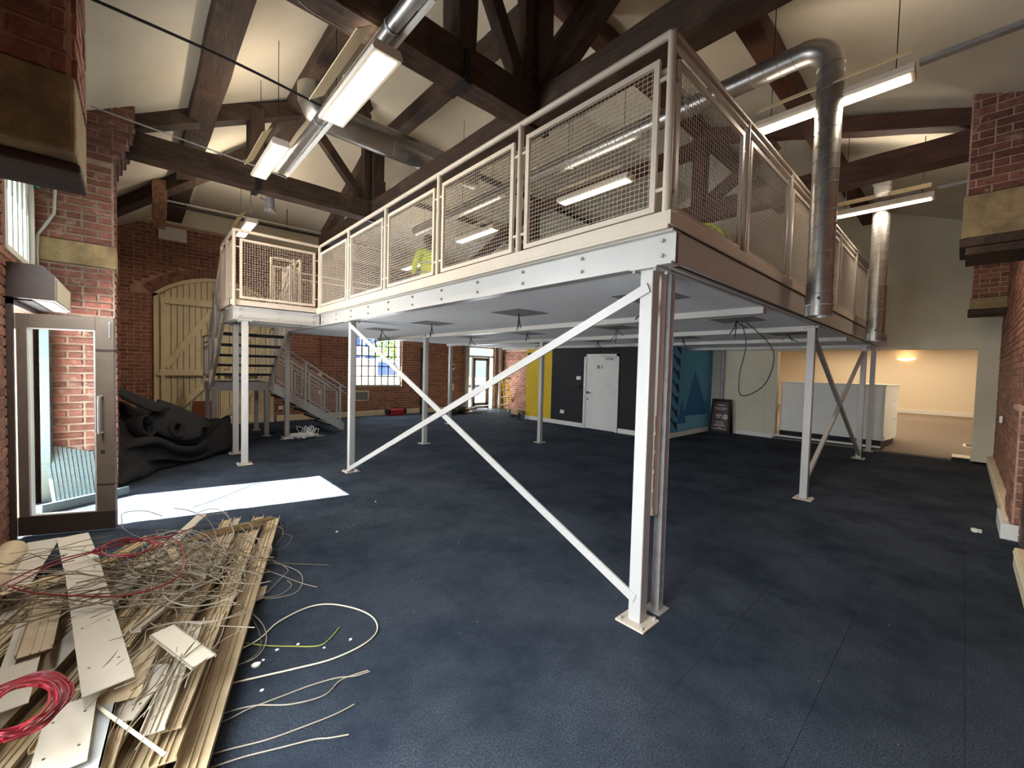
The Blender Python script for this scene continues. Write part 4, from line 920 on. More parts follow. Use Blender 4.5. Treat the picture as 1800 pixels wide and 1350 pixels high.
# ---------------------------------------------------------------- air curtain over doorway
ac = thing('air_curtain', 'brown and grey heater box above the open glass door', 'heater', (-3.0, 4.8, 2.08))
P = [(XL, 4.2, 2.40), (-2.93, 4.2, 2.40), (-2.86, 4.2, 2.32), (-2.86, 4.2, 2.1), (XL, 4.2, 2.1)]
MB().prism(P, (0, 1.25, 0)).build('casing', 'palegrey', ac, bevel=.004); MB().prism([(p_[0], 4.192, p_[2]) for p_ in P], (0, .01, 0)).build('end_cap', 'browndark', ac)
MB().box((-3.1, 4.25, 2.085), (-3.0, 5.4, 2.1)).build('outlet_slot', 'black', ac); MB().box((-2.98, 4.25, 2.09), (-2.88, 5.4, 2.1)).build('underside_panel', 'wht', ac)
MB().box((-2.862, 4.3, 2.12), (-2.855, 5.35, 2.3)).build('front_panel', 'plaster', ac)
# ---------------------------------------------------------------- glazed door leaf standing open
H0, H1 = V((-3.11, 4.24, 0)), V((-2.47, 3.985, 0)); du = (H1 - H0).normalized(); dn = V((-du.y, du.x, 0)); LW = (H1 - H0).length
dl = thing('door_4', None, None, ((H0 + H1) / 2)); dl['kind'] = 'structure'
def leafbox(s0, s1, z0, z1, th=.045, o=0):
    a = H0 + du * s0 - dn * th / 2 + dn * o; b = H0 + du * s1 - dn * th / 2 + dn * o
    return [(a.x, a.y, z0), (b.x, b.y, z0), (b.x, b.y, z1), (a.x, a.y, z1)], dn * th
def leaf(name, m, rects, th=.045, parent=dl, o=0, bevel=.004):
    b = MB()
    for r_ in rects: pl, d = leafbox(*r_, th, o); b.prism(pl, d)
    return b.build(name, m, parent, bevel=bevel)
leaf('stile', 'taupe', [(.0, .10, .02, 1.97)]); leaf('stile', 'taupe', [(LW - .13, LW, .02, 1.97)])
leaf('rail', 'taupe', [(.1, LW - .13, 1.85, 1.97)]); leaf('rail', 'browndark', [(.0, LW, .02, .19)], .048)
leaf('pane', 'glass', [(.1, LW - .13, .19, 1.85)], .006, bevel=0)
leaf('glazing_bead', 'wht', [(.1, .112, .19, 1.85), (LW - .142, LW - .13, .19, 1.85), (.1, LW - .13, .19, .2), (.1, LW - .13, 1.84, 1.85)], .05, bevel=0)
hp = lambda s_, z, o: H0 + du * s_ - dn * o + V((0, 0, z))
MB().tube(curve([hp(LW - .085, .92, .025), hp(LW - .085, .92, .07), hp(LW - .085, .95, .08), hp(LW - .085, 1.22, .08), hp(LW - .085, 1.25, .07), hp(LW - .085, 1.25, .025)], 4), .009, 8).build('pull_handle', 'steel', dl, smooth=True)
leaf('lock', 'browndark', [(LW - .1, LW - .07, .73, .76)], .056); leaf('repair_seam', 'browndark', [(LW - .13, LW, 1.66, 1.68), (LW - .13, LW, .435, .445)], .05, bevel=0)
leaf('flush_bolt', 'galv', [(LW - .035, LW - .02, 1.78, 1.93)], .06)
b = MB(); b.box((XL - .02, 4.15, 0), (XL + .05, 4.21, 2.1)).box((XL - .02, 5.44, 0), (XL + .05, 5.5, 2.1)).box((XL - .02, 4.15, 2.04), (XL + .05, 5.5, 2.1)); struct(b.build('trim_9', 'browndark'))
struct(MB().box((XL - .34, 5.44, 0), (-3.03, 5.5, 2.0)).build('trim_10', 'bluejamb'))
struct(MB().box((XL - .34, 4.15, -.01), (XL, 5.5, .012)).build('trim_11', 'ply'))
for z in (.5, 1.0, 1.75): MB().box((-3.12, 4.255, z), (-3.09, 4.27, z + .1)).build('hinge', 'galv', dl)
rb_ = thing('skirting_strips', 'sheaf of thin white strips leaning on the brick pier behind the glass door', 'strips', (-2.75, 5.35, 0))
for i in range(13):
    x = -2.98 + i * .032; MB().beam((x, 5.2 + .01 * i, .02), (x - .1 + .004 * i, 5.56, .62 - .012 * i), .028, .005, up=(0, -1, .4)).build('strip', 'bluejamb', rb_)
kb = thing('kick_board', 'pale plastic edging lying on the floor behind the glass door', 'edging', (-2.8, 5.1, 0)); MB().beam((-3.05, 4.95, .05), (-2.4, 5.3, .05), .04, .09).build('edging_board', 'bluejamb', kb, bevel=.004)
# ---------------------------------------------------------------- black membrane heap
hp_ = thing('membrane_heap', 'heap of rolled black rubber membrane beside the barn door', 'membrane', (-1.9, 6.9, 0))
def sheet(name, rows, th=.02, sub=2):
    nr, nc = len(rows), len(rows[0]); b = MB(); b.v = [tuple(p) for r_ in rows for p in r_]
    for i in range(nr - 1):
        for j in range(nc - 1): b.f.append((i * nc + j, i * nc + j + 1, (i + 1) * nc + j + 1, (i + 1) * nc + j))
    o = b.build(name, 'rubber', hp_, smooth=True, sub=sub); s_ = o.modifiers.new('so', 'SOLIDIFY'); s_.thickness = th; s_.offset = 0
    return o
def roll(name, a, b_, r0, r1, turns, start=0.0, tail=0.0):
    a, b_ = V(a), V(b_); d = (b_ - a).normalized(); u = d.cross(V((0, 0, 1))).normalized(); w_ = u.cross(d); rows = []
    for e in (0, .33, .66, 1):
        c0 = a.lerp(b_, e); row = []; n = int(turns * 12)
        for i in range(n + 1):
            t = start + i / 12 * 2 * math.pi; r_ = r0 + (r1 - r0) * i / n; row.append(c0 + u * math.cos(t) * r_ * .7 + w_ * math.sin(t) * r_)
        if tail: q = row[-1]; dd = (row[-1] - row[-2]).normalized(); row += [q + dd * tail * .5 + V((0, 0, -.02)), q + dd * tail + V((0, 0, -.06 - .02 * e))]
        rows.append(row)
    return sheet(name, rows, .016, 1)
def hp3(u_, v_, y): p = at(u_, v_, 'y', y); return V((p.x, y, p.z))
roll('roll', hp3(262, 748, 6.55), hp3(190, 770, 7.2) + V((-.3, 0, 0)), .15, .17, 1.15, 0, 0)
roll('roll', hp3(314, 755, 6.6), hp3(262, 755, 7.3) + V((-.1, 0, 0)), .10, .115, 1.1, 1, .0)
g_ = []
base = [[(200, 862, 5.75), (240, 838, 6.1), (290, 822, 6.5), (330, 812, 6.8), (372, 800, 7.1), (408, 788, 7.5)],
        [(200, 835, 5.9), (240, 815, 6.2), (290, 800, 6.6), (330, 790, 6.9), (372, 785, 7.15), (408, 776, 7.5)],
        [(200, 790, 6.1), (240, 772, 6.35), (285, 772, 6.7), (330, 776, 6.95), (368, 765, 7.3), (404, 760, 7.55)],
        [(200, 772, 6.35), (240, 776, 6.55), (285, 790, 6.8), (330, 786, 7.0), (362, 752, 7.35), (402, 735, 7.6)],
        [(200, 722, 6.95), (240, 722, 7.1), (285, 730, 7.2), (335, 733, 7.25), (372, 745, 7.5), (401, 727, 7.7)],
        [(200, 700, 7.0), (240, 708, 7.2), (285, 716, 7.5), (335, 722, 7.6), (372, 745, 7.9), (405, 760, 7.95)],
        [(190, 860, 8.3), (240, 850, 8.3), (285, 820, 8.3), (335, 800, 8.3), (372, 780, 8.2), (405, 775, 8.1)]]
rows = []
for i, r_ in enumerate(base):
    row = []
    for (u_, v_, y) in r_:
        p = hp3(u_, v_, y); row.append(V((p.x, p.y, max(.03, p.z))) if i else V((at(u_, v_, 'z', .02))))
    rows.append(row)
bf = sheet('fold', rows, .03, 3)
tx = bpy.data.textures.new('folds', 'CLOUDS'); tx.noise_scale = .32; tx.noise_depth = 2
dm = bf.modifiers.new('d', 'DISPLACE'); dm.texture = tx; dm.strength = .22; dm.mid_level = .45
top = [[(200, 690, 6.5), (222, 704, 6.55), (250, 716, 6.6), (276, 726, 6.65)], [(200, 676, 6.6), (226, 692, 6.65), (256, 706, 6.7), (288, 722, 6.7)],
       [(200, 673, 6.8), (232, 690, 6.8), (262, 702, 6.8), (299, 714, 6.8)], [(200, 690, 7.0), (230, 700, 7.0), (262, 708, 6.95), (300, 722, 6.85)]]
sheet('fold', [[hp3(*p_) for p_ in r_] for r_ in top], .025)
sec = [[(275, 705, 7.3), (300, 712, 7.3), (330, 724, 7.3), (360, 742, 7.3)], [(278, 699, 7.2), (305, 706, 7.15), (340, 722, 7.15), (372, 744, 7.15)], [(262, 730, 6.75), (300, 738, 6.8), (335, 748, 6.85), (366, 752, 6.95)],
       [(270, 758, 6.6), (296, 766, 6.6), (326, 762, 6.65), (352, 748, 6.8)], [(262, 752, 6.7), (300, 774, 6.65), (340, 776, 6.7), (358, 764, 6.8)]]
sheet('fold', [[hp3(*p_) for p_ in r_] for r_ in sec], .025)
ap = [[(340, 790, 6.95), (365, 770, 7.2), (392, 742, 7.3), (401, 728, 7.35)], [(355, 796, 7.0), (375, 782, 7.15), (398, 765, 7.25), (407, 757, 7.3)], [(350, 806, 7.0), (380, 797, 7.1), (400, 790, 7.2), (409, 785, 7.25)]]
sheet('fold', [[hp3(*p_) for p_ in r_] for r_ in ap], .02)
lip = [[(205, 778, 6.3), (250, 768, 6.35), (280, 766, 6.4), (300, 782, 6.45), (330, 786, 6.55), (350, 784, 6.7), (361, 768, 6.9)],
       [(205, 800, 6.1), (250, 786, 6.2), (284, 776, 6.35), (302, 790, 6.4), (330, 796, 6.5), (352, 792, 6.65), (366, 778, 6.85)],
       [(205, 788, 6.4), (250, 780, 6.5), (284, 786, 6.6), (302, 800, 6.6), (330, 806, 6.75), (354, 799, 6.9), (370, 786, 7.0)],
       [(205, 830, 6.0), (250, 815, 6.2), (284, 806, 6.4), (302, 808, 6.5), (330, 812, 6.65), (354, 806, 6.8), (372, 798, 7.0)]]
sheet('fold', [[hp3(*p_) for p_ in r_] for r_ in lip], .02)
tag(MB().box((-1.32, YB - .16, .2), (-.93, YB - .13, .62)).box((-1.36, YB - .2, .0), (-.9, YB - .1, .2)).build('hardboard_panel', 'brownboard'), 'small brown hardboard panel leaning against the barn door', 'panel')
# ---------------------------------------------------------------- barn wall fittings
tag(MB().box((-1.93, YB - .12, 4.36), (-1.42, YB - .015, 4.66)).build('junction_box', 'white', bevel=.01), 'white cabinet box high on the brick wall above the barn door', 'box')
vt = thing('wall_vent', 'grey framed vent grille on the brick wall under the window', 'vent', (2.85, YB, .5))
MB().box((2.62, YB - .05, .48), (3.08, YB - .012, .8)).build('vent_frame', 'cream', vt); MB().box((2.66, YB - .055, .52), (3.04, YB - .045, .76)).build('grille', 'hatch', vt)
socket((1.62, YB - .012, .72), 'y', .1, .1, 'white single socket on the brick wall, lower of two right of the stairs', holes=1)
socket((1.62, YB - .012, 1.25), 'y', .1, .1, 'white single socket on the brick wall, upper of two right of the stairs', holes=1)
socket((.6, YB - .012, .32), 'y', .12, .1, 'white socket low on the brick wall behind the stair', holes=1)
wire('wall_cable', [(1.62, YB - .03, .82), (1.62, YB - .03, 1.6), (1.6, YB - .03, 2.6)], .006, 'iron', 'dark cable running up the brick wall from the pair of sockets')
dp = thing('drain_pipe', 'black cast iron pipe on the brick wall right of the grid window', 'pipe', (4.95, YB - .08, 0))
MB().tube([(4.95, YB - .08, 0), (4.95, YB - .08, 2.24)], .06, 14).build('pipe', 'iron', dp, smooth=True)
for z in (.05, .3): MB().tube([(4.95, YB - .08, z), (4.95, YB - .08, z + .12)], .085, 14).build('collar', 'iron', dp, smooth=True)
tc = socket((6.22, YB - .012, 1.5), 'y', .14, .22, 'white thermostat with dark screen on the brick wall left of the glazed door', 'thermostat', holes=1)
MB().box((6.18, YB - .05, 1.58), (6.26, YB - .04, 1.67)).build('screen', 'black', tc)
socket((6.2, YB - .012, .75), 'y', .16, .25, 'cream box low on the brick wall left of the glazed door', 'box', 'cream', holes=1)
# corner timber panel and grey posts by the glazed door
tag(MB().box((8.54, 8.2, 0), (8.585, 9.6, 2.24)).build('plywood_panel', 'ply'), 'bare plywood panel standing between brick wall and yellow wall', 'panel')
tag(MB().box((6.72, YB - .14, 0), (6.88, YB - .015, 2.42)).build('door_post', 'galv', bevel=.004), 'grey post on the left of the glazed door', 'post')
tag(MB().box((8.38, YB - .14, 0), (8.5, YB - .015, 2.42)).build('door_post', 'galv', bevel=.004), 'grey post on the right of the glazed door', 'post')
tag(MB().box((6.93, 7.95, 1.93), (6.948, 8.12, 2.12)).build('fire_alarm', 'black', bevel=.006), 'small dark box at the top left corner of the yellow wall', 'box')
# ---------------------------------------------------------------- stepladder
sl = thing('stepladder', 'yellow stepladder with white treads by the glazed door', 'ladder', (8.1, 10.4, 0))
lx, ly = 7.75, 10.35
def LP(s_, t_, z): return (lx + s_, ly + t_, z)
for s_ in (-1, 1):
    MB().beam(LP(s_ * .22 - .1, -.35 * 0 - .3, 0), LP(s_ * .14 + .22, .05, 1.22), .03, .07).build('rail', 'ylw', sl)
    MB().beam(LP(s_ * .22 + .75, .35, 0), LP(s_ * .14 + .3, .1, 1.2), .025, .05).build('rear_leg', 'ylw', sl)
for k in range(1, 5):
    t_ = k / 4.6; MB().beam(LP(-.22 * (1 - t_) - .14 * t_ - .1 + .32 * t_, -.3 + .35 * t_, 1.22 * t_), LP(.22 * (1 - t_) + .14 * t_ - .1 + .32 * t_, -.3 + .35 * t_, 1.22 * t_), .09, .05).build('tread', 'white', sl)
MB().box(LP(.02, -.06, 1.2), LP(.48, .2, 1.27)).build('top_cap', 'palegrey', sl, bevel=.01)
for z in (.4, .8): t_ = z / 1.22; MB().beam(LP(.75 - .22 - .45 * t_ + .05, .35 - .25 * t_, z), LP(.75 + .22 - .45 * t_ - .05, .35 - .25 * t_, z), .02, .03).build('rear_brace', 'ylw', sl)
# ---------------------------------------------------------------- debris by glazed door
def lump(name, c, r, m, label, cat, sc=(1, 1, .6), seed=0, group=None):
    rr = random.Random(seed); b = MB().sphere((0, 0, 0), r, 14, 9, sc); b.v = [(x * (1 + rr.uniform(-.16, .16)) + c[0], y * (1 + rr.uniform(-.16, .16)) + c[1], max(-r * sc[2] * .8, z * (1 + rr.uniform(-.2, .2))) + c[2] + r * sc[2] * .8) for x, y, z in b.v]
    o = b.build(name, m, smooth=True, sub=1); return tag(o, label, cat, group)
lump('rubble_sack', (5.6, 10.35, 0), .24, 'bluecloth', 'dark sack slumped on the carpet left of the rubbish heap', 'sack', seed=3)
lump('rubble_sack', (6.1, 10.6, 0), .3, 'bluecloth', 'larger dark sack beside the stacked offcuts near the glazed door', 'sack', (1.2, 1, .55), seed=4)
for i in range(7):
    rr = random.Random(40 + i); x, y = 6.5 + rr.uniform(-.3, .5), 10.3 + rr.uniform(-.25, .3); a_ = rr.uniform(-.5, .5)
    tag(MB().beam((x - .4, y - a_ * .3, .03 + i * .035), (x + .4, y + a_ * .3, .03 + i * .035), .1, .03).build('board_offcut', ['galv', 'ply', 'palegrey'][i % 3]), 'offcut in the low stack on the carpet before the glazed door', 'offcut', 'offcuts before the glazed door')
tcs = thing('tool_case', 'red and black tool case against the baseboard under the grid window', 'tool case', (3.9, 11.05, 0))
MB().box((3.6, 10.95, 0), (4.2, 11.2, .2)).build('case_body', 'redcase', tcs, bevel=.03); MB().box((3.58, 10.94, .06), (3.68, 11.21, .21)).box((4.12, 10.94, .06), (4.22, 11.21, .21)).build('corner_guard', 'iron', tcs, bevel=.01)
MB().tube(curve([(3.78, 11.07, .2), (3.8, 11.07, .25), (4.0, 11.07, .25), (4.02, 11.07, .2)], 4), .014, 6).build('handle', 'iron', tcs)
wt = thing('wheeled_sander', 'small olive machine with a wheel at the foot of the yellow wall', 'machine', (6.75, 8.35, 0))
MB().tube([(6.7, 8.3, .11), (6.76, 8.3, .11)], .1, 14).tube([(6.7, 8.55, .09), (6.76, 8.55, .09)], .08, 14).build('wheel', 'bluecloth', wt, smooth=True); MB().box((6.68, 8.25, .12), (6.85, 8.6, .3)).build('machine_body', 'ply', wt, bevel=.03)
# white offcut pile under the stair
for i in range(16):
    rr = random.Random(70 + i); x, y = .33 + rr.gauss(0, .16), 8.12 + rr.gauss(0, .08); a_ = rr.uniform(0, 3.1); l = rr.uniform(.06, .16); z = .02 + max(0, .10 - .35 * abs(x - .33)) * rr.random()
    tag(MB().beam((x - l * math.cos(a_), y - l * math.sin(a_), z + rr.uniform(0, .03)), (x + l * math.cos(a_), y + l * math.sin(a_), z + rr.uniform(0, .05)), .05, .028, seg=3, jit=.006).build('cable_offcut', 'wht'), 'white offcut in the small heap on the carpet by the stairs', 'offcut', 'white offcuts by the stairs')
b = MB()
for i in range(9):
    rr = random.Random(100 + i); x, y = .33 + rr.gauss(0, .12), 8.12; b.tube(curve([(x, y, .05), (x + rr.uniform(-.1, .1), y, .22 + rr.uniform(-.05, .06)), (x + rr.uniform(-.25, .25), y, .1), (x + rr.uniform(-.45, .45), y + rr.uniform(-.1, .1), .012)], 5), .005, 5)
tag(b.build('thin_wires', 'wht'), 'springy white wires sticking out of the offcut heap by the stairs', 'wire', kind='stuff')
# ---------------------------------------------------------------- sandwich board
A0, A1, AT0, AT1 = at(1237, 757, 'z', 0), at(1283, 763, 'z', 0), None, None
sb = thing('sandwich_board', 'dark pavement sign with pale lettering standing in front of the blue wall corner', 'sign board', (9.2, 3.0, 0))
q0, q1 = V((9.28, 3.38, 0)), V((9.33, 2.84, 0)); dd = (q1 - q0).normalized(); nn = V((-dd.y, dd.x, 0)); nn = nn if nn.x < 0 else -nn
def bp_(s_, t_, o_=0): return q0 + dd * (s_ * (q1 - q0).length) + V((0, 0, t_)) - nn * (t_ * .18) + nn * (o_ + .0)
MB().prism([bp_(0, 0), bp_(1, 0), bp_(.94, .92), bp_(.06, .92)], -nn * .03).build('front_panel', 'black', sb, bevel=.006)
MB().prism([bp_(.1, 0, -.3), bp_(1, 0, -.3), bp_(.94, .9, -.02), bp_(.1, .9, -.02)], -nn * .02).build('rear_panel', 'black', sb)
MB().prism([bp_(.12, .08, .003), bp_(.88, .08, .003), bp_(.84, .84, .003), bp_(.16, .84, .003)], -nn * .002).build('poster', 'maroon', sb)
b = MB()
for t_, a_, c2, hh in ((.74, .34, .66, .03), (.67, .22, .8, .02), (.63, .28, .72, .02), (.46, .3, .58, .05), (.41, .34, .5, .035), (.40, .55, .66, .02), (.3, .3, .7, .02), (.26, .34, .68, .015), (.2, .26, .74, .035), (.12, .22, .8, .015), (.15, .42, .6, .02)):
    b.prism([bp_(a_, t_, .006), bp_(c2, t_, .006), bp_(c2, t_ + hh, .006), bp_(a_, t_ + hh, .006)], -nn * .002)
b.prism([bp_(.74 + .12 * math.cos(k * math.pi / 8), .45 + .075 * math.sin(k * math.pi / 8), .006) for k in range(16)], -nn * .002); b.build('lettering', 'paleprint', sb)
# ---------------------------------------------------------------- worker upstairs
def skin_figure(name, edges, verts, m, parent, sub=2):
    bmm = bmesh.new(); ly_ = bmm.verts.layers.skin.verify(); vs = []
    o0 = org(parent)
    for i, (c, r_) in enumerate(verts):
        v = bmm.verts.new(V(c) - o0); v[ly_].radius = r_ if isinstance(r_, tuple) else (r_, r_); v[ly_].use_root = (i == 0); vs.append(v)
    for a, b_ in edges: bmm.edges.new((vs[a], vs[b_]))
    me = bpy.data.meshes.new(name); bmm.to_mesh(me); bmm.free(); me.materials.append(M[m]); o = bpy.data.objects.new(name, me); COL.objects.link(o); o.parent = parent
    k = o.modifiers.new('skin', 'SKIN'); k.use_smooth_shade = True; s_ = o.modifiers.new('sub', 'SUBSURF'); s_.levels = s_.render_levels = sub; return o
wx, wy, wz = 2.12, 6.2, 2.5
wk = thing('person', 'person in a yellow hi-vis jacket standing upstairs with back to the railing', 'person', (wx, wy, wz))
B = lambda x, y, z: (wx + x, wy + y, wz + z)     # figure faces +y (away from the camera)
skin_figure('body', [(0, 1), (1, 2), (2, 3), (3, 4), (4, 5), (3, 6), (6, 7), (7, 8), (3, 9), (9, 10), (10, 11), (0, 12), (12, 13), (13, 14), (14, 15), (0, 16), (16, 17), (17, 18), (18, 19)],
    [(B(0, 0, .95), (.15, .11)), (B(0, 0, 1.12), (.14, .1)), (B(0, 0, 1.3), (.16, .11)), (B(0, 0, 1.45), (.13, .09)), (B(0, .01, 1.54), .055), (B(0, .03, 1.66), (.075, .09)),
     (B(-.2, 0, 1.42), .055), (B(-.27, .04, 1.14), .042), (B(-.2, .22, .95), .032), (B(.2, 0, 1.42), .055), (B(.27, .04, 1.14), .042), (B(.2, .22, .95), .032),
     (B(-.1, 0, .85), .09), (B(-.12, .02, .48), .06), (B(-.12, -.02, .09), .042), (B(-.12, .14, .04), .04), (B(.1, 0, .85), .09), (B(.12, .02, .48), .06), (B(.12, -.02, .09), .042), (B(.12, .14, .04), .04)], 'skin', wk)
skin_figure('jacket', [(0, 1), (1, 2), (2, 3), (3, 4), (3, 5), (5, 6), (6, 7), (3, 8), (8, 9), (9, 10)],
    [(B(0, 0, .86), (.2, .15)), (B(0, 0, 1.05), (.18, .14)), (B(0, 0, 1.28), (.2, .14)), (B(0, 0, 1.44), (.15, .11)), (B(0, 0, 1.52), (.085, .08)), (B(-.21, 0, 1.42), .075), (B(-.29, .03, 1.16), .065), (B(-.23, .19, .99), .05), (B(.21, 0, 1.42), .075), (B(.29, .03, 1.16), .065), (B(.23, .19, .99), .05)], 'hivis', wk)
b = MB()
for z in (1.0, 1.2): b.tube([B(.195 * math.cos(t_), .15 * math.sin(t_), z) for t_ in [2 * math.pi * i / 16 for i in range(17)]], .018, 6)
b.build('reflective_band', 'silverband', wk)
skin_figure('trousers', [(0, 1), (1, 2), (2, 3), (0, 4), (4, 5), (5, 6)], [(B(0, 0, .9), (.165, .125)), (B(-.1, 0, .8), .105), (B(-.12, .02, .48), .078), (B(-.12, -.01, .1), .06), (B(.1, 0, .8), .105), (B(.12, .02, .48), .078), (B(.12, -.01, .1), .06)], 'navycloth', wk)
MB().sphere(B(0, .02, 1.69), .105, 14, 10, (.95, 1.05, 1.05)).build('hair', 'hair', wk, smooth=True)
for s_ in (-.12, .12): MB().sphere(B(s_, .1, .05), .07, 10, 6, (.7, 1.9, .75)).build('boot', 'iron', wk, smooth=True)
for s_ in (-.09, .09): MB().sphere(B(s_, .02, 1.655), .022, 8, 6, (.4, .8, 1.2)).build('ear', 'skin', wk, smooth=True)
for s_ in (-1, 1):
    b = MB(); c0 = V(B(s_ * .19, .25, .94)); b.sphere(c0, .045, 8, 6, (.55, 1, .8))
    for k in range(4): b.tube([c0 + V((s_ * .0 + (k - 1.5) * .014, .035, 0)), c0 + V(((k - 1.5) * .016, .075 + .006 * (1.5 - abs(k - 1.5)), -.015)), c0 + V(((k - 1.5) * .016, .09, -.04))], .008, 6)
    b.tube([c0 + V((-s_ * .02, .0, .01)), c0 + V((-s_ * .05, .03, .0)), c0 + V((-s_ * .055, .055, -.015))], .009, 6); b.build('hand', 'skin', wk, smooth=True)
# hi-vis vest over a grey bag and a dark coil by the right railing
bgp = at(1268, 410, 'z', 2.66)
bx, by_ = .98, .12
bgt = thing('site_bag', 'grey bag with a yellow hi-vis vest draped over it inside the right railing corner', 'bag', (bx, by_, 2.5))
MB().sphere((bx, by_, 2.6), .14, 14, 10, (1.15, .9, 1.0)).build('bag_body', 'palegrey', bgt, smooth=True)
pts = []
for off, w_ in ((-.05, .05), (.09, .05)):
    rows = [(bx + off, by_ - .16 * math.cos(t_), 2.6 + .155 * math.sin(t_)) for t_ in [math.pi * i / 10 for i in range(11)]]
    b = MB()
    for p_, q_ in zip(rows, rows[1:]): b.beam(p_, q_, w_, .012, up=(1, 0, 0) if False else (0, 0, 1))
    b.build('vest_strap', 'hivis', bgt)
MB().sphere((bx - .23, by_, 2.56), .09, 12, 8, (1.1, .9, .7)).build('vest_fold', 'hivis', bgt, smooth=True)
cl = MB()
for k in range(6): cl.tube([(1.42 + (.17 - .01 * k) * math.cos(t_), .16 + (.17 - .01 * k) * math.sin(t_), 2.53 + .034 * k) for t_ in [2 * math.pi * i / 18 for i in range(19)]], .018, 6)
tag(cl.build('hose_coil', 'bluecloth'), 'dark coiled hose beside the bag behind the right railing', 'coil')
# ---------------------------------------------------------------- trunking pile
PD = V((.33, .944, 0)).normalized(); PN = V((-PD.y, PD.x, 0))
def strip(name, p, q, wd, m, prof='channel', lips=.022, label=None, holes=0, roll=0.0):
    """plastic trunking: a thin web with two low lips; p,q end points"""
    p, q = V(p), V(q); d = (q - p).normalized(); sd = d.cross(V((0, 0, 1))).normalized(); up = sd.cross(d).normalized()
    if roll: R_ = Matrix.Rotation(roll, 3, d); sd = R_ @ sd; up = R_ @ up
    b = MB(); t_ = .004
    def slab(a0, a1, h0, h1): b.prism([p + sd * a0 + up * h0, p + sd * a1 + up * h0, p + sd * a1 + up * h1, p + sd * a0 + up * h1], q - p)
    slab(-wd / 2, wd / 2, 0, t_)
    if prof == 'channel': slab(-wd / 2, -wd / 2 + t_, 0, lips); slab(wd / 2 - t_, wd / 2, 0, lips); slab(-wd * .12, -wd * .12 + t_, 0, lips * .5); slab(wd * .12, wd * .12 + t_, 0, lips * .5)
    elif prof == 'lid': slab(-wd / 2, -wd / 2 + t_ * 1.5, -.008, t_); slab(wd / 2 - t_ * 1.5, wd / 2, -.008, t_)
    root = thing(name, label[0], 'trunking' if 'trunk' in name else 'board', (p + q) / 2, label[1]) if holes else None
    o = b.build('plate' if root else name, m, root)
    if root:
        hb = MB(); L = (q - p).length
        for k in range(holes):
            for s_ in (-.3, .3): c0 = p + d * (L * (k + .5) / holes) + sd * (wd * s_) + up * (t_ + .0005); hb.tube([c0, c0 + up * .0008], .005, 6)
        hb.build('screw_holes', 'browndark', root); return root
    if label: tag(o, label[0], 'trunking' if 'trunk' in name else 'board', label[1])
    return o
E0 = at(476, 927, 'z', .03); E0 = V((E0.x, E0.y, 0)); rr = random.Random(5)
n = 0
ORD = ['first', 'second', 'third', 'fourth', 'fifth', 'sixth', 'seventh', 'eighth', 'ninth', 'tenth', 'eleventh', 'twelfth', 'thirteenth', 'fourteenth', 'fifteenth', 'sixteenth', 'seventeenth', 'eighteenth']
LAY = ['bottom', 'second', 'third', 'top']
for layer, zb in enumerate((.0, .035, .07, .105)):
    n = 0
    off = .04 + .05 * layer
    while off < 1.62 - .1 * layer:
        wd = rr.choice((.075, .1, .1, .13)); s0 = rr.uniform(-.05, .45) + .12 * layer + .25 * (off > .9); ln = rr.uniform(2.2, 3.1) - .2 * layer
        a = E0 + PN * (off + wd / 2 + rr.uniform(-.02, .02)) - PD * s0 + V((0, 0, zb + rr.uniform(0, .01)))
        sk = PN * rr.uniform(-.12, .12) * layer * .6; b_ = E0 + PN * (off + wd / 2) - PD * (s0 + ln) + sk + V((0, 0, zb + rr.uniform(0, .02)))
        if a.x < XL + .08: a.x = XL + .08
        if b_.x < XL + .08: b_.x = XL + .08
        strip('cable_trunking', a, b_, wd, rr.choice(('trunk', 'trunk', 'trunkw')), rr.choice(('channel', 'channel', 'flat')), label=('%s lengthways trunking from the right edge in the %s layer of the pile' % (ORD[n], LAY[layer]), 'trunking lengths in the pile'))
        off += wd + rr.uniform(.005, .05) + .03 * layer; n += 1
# outermost long channel, right edge of the pile
strip('cable_trunking', at(481, 912, 'z', .05), at(322, 1400, 'z', .05), .11, 'trunk', 'channel', .03, ('longest cream trunking channel forming the right edge of the pile', None))
strip('cable_trunking', at(455, 910, 'z', .10), at(285, 1345, 'z', .12), .085, 'trunk', 'channel', .025, ('second cream channel from the right edge of the pile', None))
def pboard(name, c, zs, m, label, prof='flat', w_=.1, holes=0, roll=0, group=None):
    return strip(name, at(c[0], c[1], 'z', zs[0]), at(c[2], c[3], 'z', zs[1]), w_, m, prof, .022, (label, group), holes, roll)
pboard('white_board', (143, 985, 192, 1208), (.28, .26), 'trunkw', 'broad pale plate with screw holes lying on top near the middle of the pile', w_=.155, holes=4)
pboard('white_board', (285, 1108, 359, 1163), (.27, .25), 'trunkw', 'short white lipped panel lying crosswise on the pile', 'lid', .1)
pboard('white_board', (78, 950, 12, 1040), (.18, .2), 'trunkw', 'pale board at the back left of the pile beside the white roll', w_=.17)
pboard('white_board', (128, 942, 150, 1010), (.20, .22), 'trunkw', 'short white board standing out at the back of the pile under the red cable', w_=.17)
pboard('white_board', (0, 1046, 150, 996), (.27, .27), 'trunk', 'thin cream strip lying crosswise at the left of the pile', w_=.05)
pboard('white_board', (128, 1235, 100, 1360), (.22, .22), 'trunkw', 'pale plate at the bottom left of the picture', w_=.14, holes=2)
pboard('white_board', (190, 1190, 140, 1365), (.19, .19), 'palegrey', 'grey-white lid strip at the bottom of the pile', 'lid', .1)
pboard('white_board', (262, 1100, 205, 1235), (.2, .19), 'trunk', 'cream board under the crosswise white panel', w_=.15)
pboard('white_board', (290, 1168, 205, 1270), (.17, .16), 'trunkw', 'white board at the lower middle of the pile', w_=.12, holes=2)
